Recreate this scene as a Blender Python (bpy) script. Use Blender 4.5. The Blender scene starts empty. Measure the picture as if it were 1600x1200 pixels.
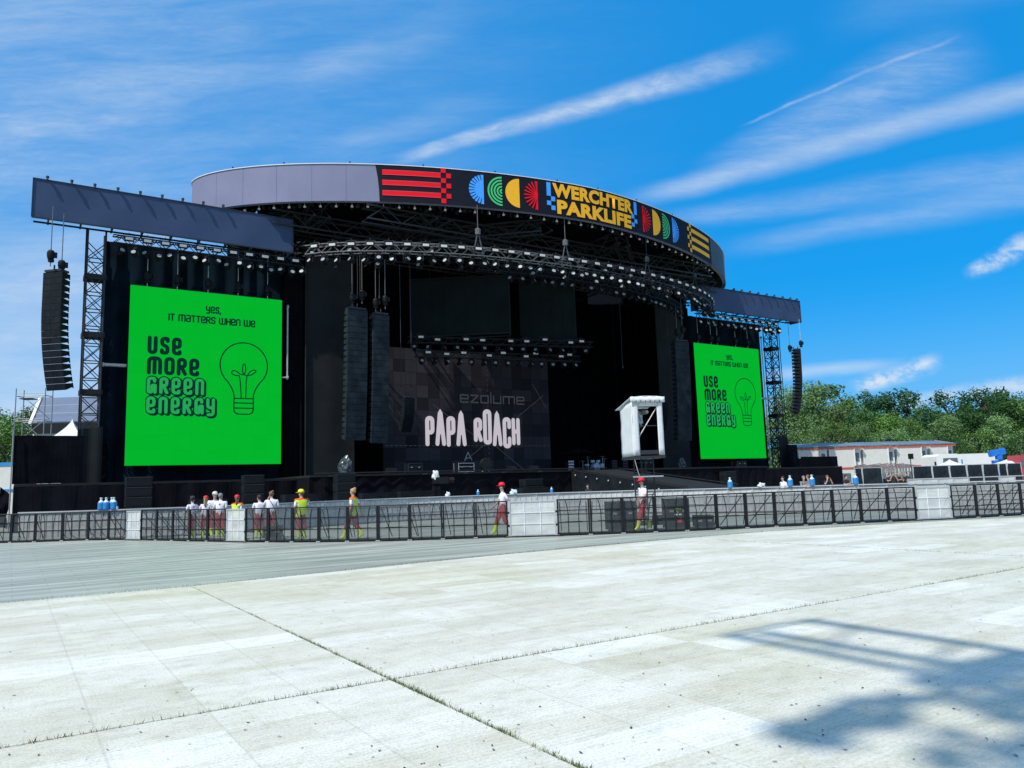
import bpy, bmesh, math, random
from mathutils import Vector, Matrix
from math import sin, cos, pi, radians, atan2, sqrt, hypot
scn = bpy.context.scene
COL = scn.collection
rnd = random.Random(7)

# ------------------------------------------------------------------ camera
FPX, PITCH, ROLL, CAMH = 1202.0, 0.131569, 0.032434, 1.65
_F = Vector((0, cos(PITCH), sin(PITCH))); _R0 = Vector((1, 0, 0)); _U0 = _R0.cross(_F)
_R = _R0*cos(ROLL) - _U0*sin(ROLL); _U = _U0*cos(ROLL) + _R0*sin(ROLL)
cam = bpy.data.cameras.new('camera'); cam.sensor_width = 36.0; cam.lens = FPX/1600*36.0
cam.clip_start = 0.1; cam.clip_end = 3000
camo = bpy.data.objects.new('camera', cam); COL.objects.link(camo)
camo.matrix_world = Matrix(((_R.x, _U.x, -_F.x, 0), (_R.y, _U.y, -_F.y, 0), (_R.z, _U.z, -_F.z, CAMH), (0, 0, 0, 1)))
scn.camera = camo
def ray(x, y): return _F*FPX + _R*(x-800) - _U*(y-600)          # viewing direction (used to survey the place)
def on_ground(x, y, z=0.0):
    d = ray(x, y); return Vector((0, 0, CAMH)) + d*((z-CAMH)/d.z)
def at_depth(x, y, Y):
    d = ray(x, y); return Vector((0, 0, CAMH)) + d*(Y/d.y)
def gx(x, Y, z=0.8):                                             # ground point at depth Y in that column
    P = None; y = 760
    for _ in range(6):
        P = at_depth(x, y, Y); y += (P.z-z)*FPX/Y
    return Vector((P.x, Y, 0))

# ------------------------------------------------------------------ stage frame: u along the stage, v to its back
ANG, OY = 0.577012, 65.649
def W(u, v, z=0.0): return Vector((u*cos(ANG)-v*sin(ANG), OY+u*sin(ANG)+v*cos(ANG), z))
def UV(p): return Vector(((p.x)*cos(ANG)+(p.y-OY)*sin(ANG), -(p.x)*sin(ANG)+(p.y-OY)*cos(ANG), p.z))

# ------------------------------------------------------------------ sun, sky, exposure
sun_ray = (W(.74, .22) - W(0, 0)); sun_ray = Vector((sun_ray.x, sun_ray.y, -1.0)).normalized()
sl = bpy.data.lights.new('sun', 'SUN'); sl.energy = 4.5; sl.angle = radians(.7); sl.color = (1, .955, .89)
slo = bpy.data.objects.new('sun', sl); COL.objects.link(slo)
slo.rotation_euler = sun_ray.to_track_quat('-Z', 'Y').to_euler()
SUN_EL = math.asin(-sun_ray.z); SUN_AZ = atan2(-sun_ray.x, -sun_ray.y)
scn.view_settings.view_transform = 'Standard'; scn.view_settings.look = 'None'
scn.view_settings.exposure = 0.0; scn.view_settings.gamma = 1.0
scn.cycles.max_bounces = 6; scn.cycles.transparent_max_bounces = 16

def build_world():
    w = bpy.data.worlds.new('World'); scn.world = w; w.use_nodes = True
    nt = w.node_tree; nt.nodes.clear(); N = nt.nodes.new; L = nt.links.new
    def math_(op, a, b=None, c=None, clamp=False):
        n = N('ShaderNodeMath'); n.operation = op; n.use_clamp = clamp
        for i, q in enumerate((a, b, c)):
            if q is None: continue
            if isinstance(q, (int, float)): n.inputs[i].default_value = q
            else: L(q, n.inputs[i])
        return n.outputs[0]
    def smooth(x, a, b):
        n = N('ShaderNodeMapRange'); n.interpolation_type = 'SMOOTHSTEP'
        L(x, n.inputs[0]); n.inputs[1].default_value = a; n.inputs[2].default_value = b
        return n.outputs[0]
    sky = N('ShaderNodeTexSky'); sky.sky_type = 'NISHITA'; sky.sun_disc = False
    sky.sun_elevation = SUN_EL; sky.sun_rotation = SUN_AZ % (2*pi)
    sky.altitude = 60; sky.air_density = 1.0; sky.dust_density = 0.25; sky.ozone_density = 3.0
    hs = N('ShaderNodeHueSaturation'); hs.inputs['Saturation'].default_value = 1.6; hs.inputs['Hue'].default_value = .493
    hs.inputs['Value'].default_value = 1.75
    L(sky.outputs[0], hs.inputs['Color'])
    tc = N('ShaderNodeTexCoord'); sx = N('ShaderNodeSeparateXYZ'); L(tc.outputs['Generated'], sx.inputs[0])
    X, Y, Z = sx.outputs
    Yc = math_('MAXIMUM', Y, .05)
    px = math_('DIVIDE', X, Yc); pz = math_('DIVIDE', Z, Yc)       # world bearing / elevation of the northern sky
    cb = N('ShaderNodeCombineXYZ'); L(px, cb.inputs[0]); L(pz, cb.inputs[1])
    def noise(scale, detail=5, rough=.55, vec=None, rot=0, sc=(1, 1, 1), dist=0):
        mp = N('ShaderNodeMapping'); mp.inputs['Rotation'].default_value = (0, 0, rot); mp.inputs['Scale'].default_value = sc
        L(vec or cb.outputs[0], mp.inputs[0])
        n = N('ShaderNodeTexNoise'); n.inputs['Scale'].default_value = scale; n.inputs['Detail'].default_value = detail
        n.inputs['Roughness'].default_value = rough; n.inputs['Distortion'].default_value = dist
        L(mp.outputs[0], n.inputs['Vector']); return n
    # gentle warp of the bearing
    wn = noise(5, 4, .6); wv = N('ShaderNodeVectorMath'); wv.operation = 'SUBTRACT'; L(wn.outputs['Color'], wv.inputs[0]); wv.inputs[1].default_value = (.5, .5, .5)
    ws = N('ShaderNodeVectorMath'); ws.operation = 'SCALE'; L(wv.outputs[0], ws.inputs[0]); ws.inputs['Scale'].default_value = .022
    wa = N('ShaderNodeVectorMath'); wa.operation = 'ADD'; L(cb.outputs[0], wa.inputs[0]); L(ws.outputs[0], wa.inputs[1])
    s2 = N('ShaderNodeSeparateXYZ'); L(wa.outputs[0], s2.inputs[0]); qx, qz = s2.outputs[0], s2.outputs[1]
    def pt(x, y): d = ray(x, y); return d.x/d.y, d.z/d.y
    fib = noise(9, 7, .62, wa.outputs[0], -.42, (.32, 2.2, 1), .35)       # fibres along the wind
    fine = noise(26, 6, .6, wa.outputs[0], -.3, (.7, 1.6, 1), .5)
    puffn = noise(30, 7, .62, cb.outputs[0], 0, (1, 1.4, 1), .2)
    wisp = noise(30, 7, .62, wa.outputs[0], -.40, (.35, 1.7, 1), 1.1)
    fibv = smooth(math_('ADD', math_('MULTIPLY', fib.outputs[0], .72), math_('MULTIPLY', wisp.outputs[0], .28)), .30, .72); finev = smooth(fine.outputs[0], .28, .75); thr = noise(70, 6, .68, wa.outputs[0], -.36, (.4, 1.5, 1), .8); fibv = math_('MULTIPLY', fibv, math_('MULTIPLY_ADD', smooth(thr.outputs[0], .3, .7), .34, .74)); finev = math_('MULTIPLY', finev, math_('MULTIPLY_ADD', smooth(thr.outputs[0], .3, .7), .34, .74)); puffv = smooth(puffn.outputs[0], .36, .62)
    def streak(a, b, w0, w1, lo, hi, bright, tex, tmin=.35):
        # soft streak from a to b whose half width grows w0..w1 (pixels of the survey)
        ax, az = pt(*a); bx, bz = pt(*b); dx, dz = bx-ax, bz-az; Ln = hypot(dx, dz); dx /= Ln; dz /= Ln
        rx = math_('SUBTRACT', qx, ax); rz = math_('SUBTRACT', qz, az)
        t = math_('ADD', math_('MULTIPLY', rx, dx/Ln), math_('MULTIPLY', rz, dz/Ln))
        d = math_('ADD', math_('MULTIPLY', rx, -dz), math_('MULTIPLY', rz, dx))
        w = math_('MULTIPLY_ADD', t, (w1-w0)/FPX, w0/FPX)
        r = math_('DIVIDE', math_('ABSOLUTE', d), math_('MAXIMUM', w, .002))
        core = math_('SUBTRACT', 1.0, smooth(r, 0.0, 1.0))
        m = math_('MULTIPLY', smooth(t, 0.0, lo), math_('SUBTRACT', 1.0, smooth(t, 1-hi, 1.0)))
        tx = math_('MULTIPLY_ADD', tex, 1-tmin, tmin)
        return math_('MULTIPLY', math_('MULTIPLY', core, m), math_('MULTIPLY', tx, bright))
    S = [streak((600, 258), (1260, 62), 14, 44, .10, .35, .66, finev),
         streak((640, 235), (1230, 85), 6, 18, .08, .5, .35, finev),
         streak((940, 325), (1700, 120), 24, 46, .2, .02, .60, fibv, .45),
         streak((1060, 285), (1560, 60), 30, 110, .3, .3, .42, fibv, .15),
         streak((1150, 197), (1510, 50), 4, 6, .15, .2, .42, finev, .2),
         streak((990, 350), (1720, 250), 22, 56, .2, .02, .34, fibv, .25),
         streak((1090, 395), (1700, 290), 25, 45, .25, .05, .28, fibv),
         streak((1500, 435), (1640, 368), 16, 34, .25, .05, .75, puffv, .1),
         streak((1320, 606), (1480, 560), 16, 22, .18, .25, 1.0, puffv, .15),
         streak((1180, 588), (1440, 562), 18, 14, .2, .4, .5, fibv, .6),
         streak((1380, 632), (1720, 585), 18, 26, .2, .05, .7, puffv, .2),
         streak((-150, 260), (520, 40), 120, 90, .1, .5, .24, fibv, .15),
         streak((-200, 520), (420, 330), 150, 120, .1, .4, .34, fibv, .5),
         streak((-100, 60), (560, -90), 60, 60, .1, .4, .16, fibv, .2),
         streak((430, 130), (760, 20), 40, 60, .3, .4, .25, fibv),
         streak((450, 250), (820, 150), 30, 50, .3, .5, .22, fibv),
         streak((1260, 40), (1700, -60), 60, 60, .3, .1, .12, fibv)]
    # broad thin veil, stronger to the west (photo's left) and low
    veil = math_('MULTIPLY', math_('SUBTRACT', 1.0, smooth(px, -.75, .35)), math_('MULTIPLY_ADD', fibv, .24, .12))
    low = math_('MULTIPLY', math_('SUBTRACT', 1.0, smooth(pz, .0, .42)), math_('MULTIPLY', math_('SUBTRACT', 1.0, smooth(px, -.7, .3)), .42))
    c = math_('ADD', veil, low)
    for s in S: c = math_('ADD', c, math_('MULTIPLY', s, math_('SUBTRACT', 1.0, c)))
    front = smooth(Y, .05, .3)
    back = noise(3, 6, .6, tc.outputs['Generated'], 0, (1, 1, 2.2), .4)     # unseen cirrus over the rest of the dome, thickened for fill light
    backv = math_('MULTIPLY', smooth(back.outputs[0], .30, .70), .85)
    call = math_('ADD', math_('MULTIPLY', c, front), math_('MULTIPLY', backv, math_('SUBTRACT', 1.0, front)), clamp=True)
    mx = N('ShaderNodeMix'); mx.data_type = 'RGBA'
    hz = N('ShaderNodeMix'); hz.data_type = 'RGBA'; L(math_('MULTIPLY', math_('SUBTRACT', 1.0, smooth(Z, -.03, .22)), .9), hz.inputs[0]); up = N('ShaderNodeMix'); up.data_type = 'RGBA'; up.inputs[0].default_value = .72; L(hs.outputs[0], up.inputs[6]); up.inputs[7].default_value = (.16, 2.95, 7.8, 1); L(up.outputs[2], hz.inputs[6]); hz.inputs[7].default_value = (1.15, 4.4, 8.5, 1)
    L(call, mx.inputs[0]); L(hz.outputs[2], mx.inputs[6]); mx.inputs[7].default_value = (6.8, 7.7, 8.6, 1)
    bg = N('ShaderNodeBackground'); bg.inputs[1].default_value = .105
    L(mx.outputs[2], bg.inputs[0])
    out = N('ShaderNodeOutputWorld'); L(bg.outputs[0], out.inputs[0])
build_world()

# ------------------------------------------------------------------ materials
def mat(name, col, rough=.7, var=.12, scale=6.0, metal=0.0, emit=None, es=1.0, alpha=None, bump=0.0, spec=.5):
    m = bpy.data.materials.new(name); m.use_nodes = True; nt = m.node_tree; N = nt.nodes.new; L = nt.links.new
    b = nt.nodes['Principled BSDF']; b.inputs['Roughness'].default_value = rough; b.inputs['Metallic'].default_value = metal
    b.inputs['Specular IOR Level'].default_value = spec
    tc = N('ShaderNodeTexCoord'); nz = N('ShaderNodeTexNoise'); nz.inputs['Scale'].default_value = scale; nz.inputs['Detail'].default_value = 5
    L(tc.outputs['Object'], nz.inputs['Vector'])
    rp = N('ShaderNodeValToRGB'); rp.color_ramp.elements[0].position = .3; rp.color_ramp.elements[1].position = .7
    rp.color_ramp.elements[0].color = tuple(c*(1-var) for c in col)+(1,); rp.color_ramp.elements[1].color = tuple(min(1, c*(1+var)) for c in col)+(1,)
    L(nz.outputs[0], rp.inputs[0]); L(rp.outputs[0], b.inputs['Base Color'])
    if emit:
        b.inputs['Emission Color'].default_value = tuple(emit)+(1,); b.inputs['Emission Strength'].default_value = es
    if bump:
        bp = N('ShaderNodeBump'); bp.inputs['Strength'].default_value = bump; L(nz.outputs[0], bp.inputs['Height']); L(bp.outputs[0], b.inputs['Normal'])
    if alpha is not None:
        tr = N('ShaderNodeBsdfTransparent'); mx = N('ShaderNodeMixShader'); mx.inputs[0].default_value = alpha
        L(tr.outputs[0], mx.inputs[1]); L(b.outputs[0], mx.inputs[2]); L(mx.outputs[0], nt.nodes['Material Output'].inputs[0])
    return m
M = {}
M['black_cloth'] = mat('black_cloth', (.0045, .005, .0075), .95, .35, 1.5, spec=.05)
M['black_metal'] = mat('black_metal', (.009, .010, .012), .55, .3, 8, spec=.3)
M['black_plastic'] = mat('black_plastic', (.007, .008, .010), .6, .3, 10, spec=.2)
M['dark_blue_drape'] = mat('dark_blue_drape', (.005, .013, .022), .95, .45, .6, spec=.05)
M['scrim'] = mat('scrim', (.021, .024, .025), .9, .15, .8, spec=.08)
M['fascia_grey'] = mat('fascia_grey', (.205, .215, .315), .65, .06, .5, spec=.2, bump=.10)
M['wing_grey'] = mat('wing_grey', (.043, .072, .145), .65, .07, .7, spec=.2, bump=.12)
M['banner'] = mat('banner', (.0085, .011, .019), .6, .12, 1.2, spec=.12)
M['rim_white'] = mat('rim_white', (.75, .76, .78), .5, .05)
M['red'] = mat('red_print', (.86, .008, .02), .6, .04, spec=.12); M['yellow'] = mat('yellow_print', (.97, .47, .028), .6, .04, spec=.12)
M['pink_edge'] = mat('pink_print', (.80, .07, .09), .6, .04)
M['blue'] = mat('blue_print', (.07, .36, .95), .6, .04, spec=.12); M['green'] = mat('green_print', (.07, .55, .20), .6, .04, spec=.12)
M['steel'] = mat('galvanised_steel', (.27, .28, .29), .55, .15, 20, .3)
M['alu'] = mat('aluminium', (.46, .47, .47), .55, .12, 14, .3)
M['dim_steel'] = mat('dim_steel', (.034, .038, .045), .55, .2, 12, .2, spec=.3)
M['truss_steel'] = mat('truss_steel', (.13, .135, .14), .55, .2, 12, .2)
M['lens'] = mat('lamp_glass', (.36, .40, .41), .25, .1, 20, emit=(.8, .88, .9), es=.10)
M['strobe'] = mat('strobe_glass', (.52, .52, .49), .3, .06, 20, emit=(1, 1, .93), es=.07)
M['lens_dim'] = mat('lamp_glass_dim', (.30, .34, .36), .2, .2, 20)
M['screen_green'] = mat('screen_green', (.001, .004, .001), .6, .1, emit=(.0, .455, .024), es=1.0, spec=.02)
M['screen_ink'] = mat('screen_ink', (.001, .002, .002), .6, .1, emit=(.002, .026, .024), es=1.0, spec=.02)
M['screen_light'] = mat('screen_light_green', (.001, .004, .002), .6, .1, emit=(.015, .38, .085), es=1.0, spec=.02)
M['led_text'] = mat('led_text', (.02, .02, .02), .4, .1, emit=(.52, .48, .54), es=1.0)
M['led_dim'] = mat('led_dim_text', (.02, .02, .02), .4, .1, emit=(.026, .027, .031), es=1.0)
M['white_tarp'] = mat('white_tarp', (.68, .70, .69), .6, .05, 3, bump=.15)
M['speaker_grey'] = mat('speaker_grille', (.009, .0125, .017), .75, .4, 1.6, spec=.12)
M['array_grey'] = mat('line_array_grey', (.017, .025, .031), .7, .55, 1.3, spec=.15)
M['deck'] = mat('stage_deck', (.0045, .005, .0065), .85, .3, 3)
M['tree_trunk'] = mat('bark', (.06, .045, .035), .9, .3, 4)
M['cabin'] = mat('cabin_cream', (.62, .61, .56), .6, .05, 2); M['cabin_white'] = mat('cabin_white', (.74, .74, .70), .6, .04, 2)
M['cabin_roof'] = mat('cabin_roof', (.12, .16, .21), .4, .15, 3); M['trim_red'] = mat('trim_red', (.52, .08, .04), .6, .1)
M['glass'] = mat('window_glass', (.10, .13, .14), .15, .2, 3)
M['tank_blue'] = mat('tank_blue', (.03, .24, .55), .35, .1); M['tank_white'] = mat('tank_white', (.62, .72, .75), .3, .1)
M['skin'] = mat('skin', (.52, .31, .23), .55, .08, 12); M['shirt'] = mat('white_shirt', (.76, .76, .80), .8, .05, 9)
M['pants'] = mat('red_trousers', (.42, .018, .030), .8, .15, 9); M['boots'] = mat('hi_vis_boots', (.58, .74, .03), .6, .1, 9)
M['vest'] = mat('hi_vis_yellow', (.62, .80, .04), .7, .06, 9); M['orange'] = mat('hi_vis_orange', (.85, .10, .02), .7, .06, 9)
M['cap_red'] = mat('cap_red', (.72, .012, .035), .7, .06); M['cap_yellow'] = mat('cap_yellow', (.74, .72, .02), .7, .06)
M['cap_dark'] = mat('cap_dark', (.03, .03, .035), .8, .1); M['cap_white'] = mat('cap_white', (.66, .62, .57), .8, .1)
M['hair_dark'] = mat('hair_dark', (.025, .018, .015), .8, .3, 30); M['hair_brown'] = mat('hair_brown', (.16, .09, .045), .8, .3, 30)
M['hair_blond'] = mat('hair_blond', (.42, .28, .12), .8, .25, 30); M['hair_grey'] = mat('hair_grey', (.22, .21, .21), .8, .2, 30)
M['black_tee'] = mat('black_tee', (.018, .018, .02), .85, .2); M['shoe'] = mat('dark_shoe', (.025, .025, .028), .6, .2); M['eye'] = mat('eye', (.02, .02, .02), .3, .1)
M['grey_tee'] = mat('grey_tee', (.2, .2, .21), .85, .2)

def cloth_folds(name, col, stretch, strength=.5, var=.35):
    m = mat(name, col, .95, var, 1.0, spec=.1); nt = m.node_tree; N = nt.nodes.new; L = nt.links.new
    tc = N('ShaderNodeTexCoord'); mp = N('ShaderNodeMapping'); mp.inputs['Scale'].default_value = stretch; L(tc.outputs['Object'], mp.inputs[0])
    nz = N('ShaderNodeTexNoise'); nz.inputs['Scale'].default_value = 1.0; nz.inputs['Detail'].default_value = 4; L(mp.outputs[0], nz.inputs['Vector'])
    bp = N('ShaderNodeBump'); bp.inputs['Strength'].default_value = strength; bp.inputs['Distance'].default_value = .3
    L(nz.outputs[0], bp.inputs['Height']); L(bp.outputs[0], nt.nodes['Principled BSDF'].inputs['Normal']); return m
M['skirt'] = cloth_folds('stage_skirt_cloth', (.0055, .0058, .0085), (1.2, 1.2, .12))
M['mesh_dark'] = cloth_folds('fence_scrim_cloth', (.018, .026, .034), (3.5, 3.5, .5), .8)

def perforated(name, col, alpha, scale):
    # sheet pierced by a fine grid of holes, too small to see one by one
    m = mat(name, col, .6, .2, 2.5, 0.0, alpha=alpha, spec=.3); return m
M['perf_dark'] = perforated('perforated_dark', (.075, .09, .09), .52, 40)
M['perf_light'] = perforated('perforated_light', (.56, .58, .555), .82, 40)
M['perf_mid'] = perforated('perforated_alu', (.54, .56, .545), .88, 40)

# ------------------------------------------------------------------ mesh building
class MB:
    def __init__(s): s.v = []; s.f = []; s.m = []
    def add(s, vs, fs, mi=0):
        n = len(s.v); s.v += [tuple(v) for v in vs]; s.f += [tuple(i+n for i in f) for f in fs]; s.m += [mi]*len(fs); return s
    def box(s, c, d, rz=0.0, mi=0):
        x, y, z = d[0]/2, d[1]/2, d[2]/2; cs, sn = cos(rz), sin(rz)
        P = [(c[0]+a*cs-b*sn, c[1]+a*sn+b*cs, c[2]+e) for e in (-z, z) for a, b in ((-x, -y), (x, -y), (x, y), (-x, y))]
        return s.add(P, [(3, 2, 1, 0), (4, 5, 6, 7), (0, 1, 5, 4), (1, 2, 6, 5), (2, 3, 7, 6), (3, 0, 4, 7)], mi)
    def bar(s, a, b, w, h=None, mi=0):
        a, b = Vector(a), Vector(b); h = h or w; d = (b-a).normalized()
        up = Vector((0, 0, 1)) if abs(d.z) < .95 else Vector((1, 0, 0)); x = d.cross(up).normalized(); y = x.cross(d)
        P = [p+x*i*w/2+y*j*h/2 for p in (a, b) for i, j in ((-1, -1), (1, -1), (1, 1), (-1, 1))]
        return s.add(P, [(0, 1, 2, 3), (7, 6, 5, 4), (4, 5, 1, 0), (5, 6, 2, 1), (6, 7, 3, 2), (7, 4, 0, 3)], mi)
    def tube(s, pts, r, n=6, r1=None, mi=0):
        pts = [Vector(p) for p in pts]; rings = []
        for i, p in enumerate(pts):
            d = (pts[min(i+1, len(pts)-1)]-pts[max(i-1, 0)]).normalized()
            up = Vector((0, 0, 1)) if abs(d.z) < .9 else Vector((1, 0, 0)); x = d.cross(up).normalized(); y = d.cross(x)
            rr = r if r1 is None else r+(r1-r)*i/max(1, len(pts)-1)
            rings.append([p+x*rr*cos(2*pi*k/n)+y*rr*sin(2*pi*k/n) for k in range(n)])
        vs = [q for rg in rings for q in rg]; fs = []
        for i in range(len(pts)-1):
            for k in range(n): fs.append((i*n+k, i*n+(k+1) % n, (i+1)*n+(k+1) % n, (i+1)*n+k))
        fs += [tuple(range(n))[::-1], tuple(range((len(pts)-1)*n, len(pts)*n))]
        return s.add(vs, fs, mi)
    def lathe(s, prof, c=(0, 0, 0), n=12, axis='z', mi=0):
        vs = []; fs = []
        for r, h in prof:
            for k in range(n):
                a = 2*pi*k/n; p = (r*cos(a), r*sin(a), h)
                if axis == 'y': p = (p[0], p[2], p[1])
                if axis == 'x': p = (p[2], p[0], p[1])
                vs.append((c[0]+p[0], c[1]+p[1], c[2]+p[2]))
        for i in range(len(prof)-1):
            for k in range(n): fs.append((i*n+k, i*n+(k+1) % n, (i+1)*n+(k+1) % n, (i+1)*n+k))
        fs += [tuple(range(n))[::-1], tuple(range((len(prof)-1)*n, len(prof)*n))]
        return s.add(vs, fs, mi)
    def quad(s, a, b, c, d, mi=0): return s.add([a, b, c, d], [(0, 1, 2, 3)], mi)
    def sheet(s, fn, nu, nv, mi=0):
        vs = [fn(i/nu, j/nv) for j in range(nv+1) for i in range(nu+1)]
        fs = [(j*(nu+1)+i, j*(nu+1)+i+1, (j+1)*(nu+1)+i+1, (j+1)*(nu+1)+i) for j in range(nv) for i in range(nu)]
        return s.add(vs, fs, mi)
    def slab(s, pts, t, mi=0):          # polygon (list of 3D points) given a thickness vector t
        n = len(pts); t = Vector(t); P = [Vector(p) for p in pts]; Q = [p+t for p in P]
        return s.add(P+Q, [tuple(range(n))[::-1], tuple(range(n, 2*n))]+[(i, (i+1) % n, n+(i+1) % n, n+i) for i in range(n)], mi)
    def mesh(s, name, mats, org=(0, 0, 0)):
        me = bpy.data.meshes.new(name); o = Vector(org)
        me.from_pydata([Vector(v)-o for v in s.v], [], s.f)
        for m in (mats if isinstance(mats, (list, tuple)) else [mats]): me.materials.append(m)
        if any(s.m): me.polygons.foreach_set('material_index', s.m)
        me.update(); return me
    def build(s, name, mats, parent=None, org=(0, 0, 0), smooth=False, fix=True):
        me = s.mesh(name, mats, org)
        if fix:
            bm = bmesh.new(); bm.from_mesh(me); bmesh.ops.recalc_face_normals(bm, faces=bm.faces); bm.to_mesh(me); bm.free()
        if smooth: me.polygons.foreach_set('use_smooth', [True]*len(me.polygons))
        o = bpy.data.objects.new(name, me); COL.objects.link(o)
        if parent: o.parent = parent
        return o
def tag(o, label=None, cat=None, group=None, kind=None):
    if label: o['label'] = label
    if cat: o['category'] = cat
    if group: o['group'] = group
    if kind: o['kind'] = kind
    return o
def thing(name, label, cat, loc=(0, 0, 0), rz=0.0, group=None):
    o = bpy.data.objects.new(name, None); COL.objects.link(o); o.empty_display_size = .2
    o.location = loc; o.rotation_euler = (0, 0, rz); return tag(o, label, cat, group)
def sthing(name, label, cat, uvz=(0, 0, 0), rz=0.0, group=None):    # placed in the stage frame
    return thing(name, label, cat, W(*uvz), ANG+rz, group)
KIDS = {}
def kids(o): return list(o.children)
def dup(root, loc, rz, label=None, group=None):
    def cp(o, parent):
        c = o.copy(); COL.objects.link(c)
        if parent: c.parent = parent
        for ch in kids(o): cp(ch, c)
        return c
    r = cp(root, None); r.location = loc; r.rotation_euler = (0, 0, rz)
    if label: r['label'] = label
    if group: r['group'] = group
    return r
ORD = ['first', 'second', 'third', 'fourth', 'fifth', 'sixth', 'seventh', 'eighth', 'ninth', 'tenth', 'eleventh', 'twelfth', 'thirteenth', 'fourteenth', 'fifteenth',
       'sixteenth', 'seventeenth', 'eighteenth', 'nineteenth', 'twentieth'] + ['twenty-'+k for k in ('first', 'second', 'third', 'fourth', 'fifth', 'sixth', 'seventh', 'eighth', 'ninth')] + \
      ['thirtieth'] + ['thirty-'+k for k in ('first', 'second', 'third', 'fourth', 'fifth', 'sixth', 'seventh', 'eighth', 'ninth')] + ['fortieth'] + \
      ['forty-'+k for k in ('first', 'second', 'third', 'fourth', 'fifth', 'sixth', 'seventh', 'eighth', 'ninth')]
def on_v(x, y, v):                      # where a sight line meets the plane v of the stage frame -> (u, v, z)
    n = W(0, 1)-W(0, 0); c = Vector((0, 0, CAMH)); d = ray(x, y); t = (W(0, v)-c).dot(n)/d.dot(n)
    return UV(c+d*t)

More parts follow.
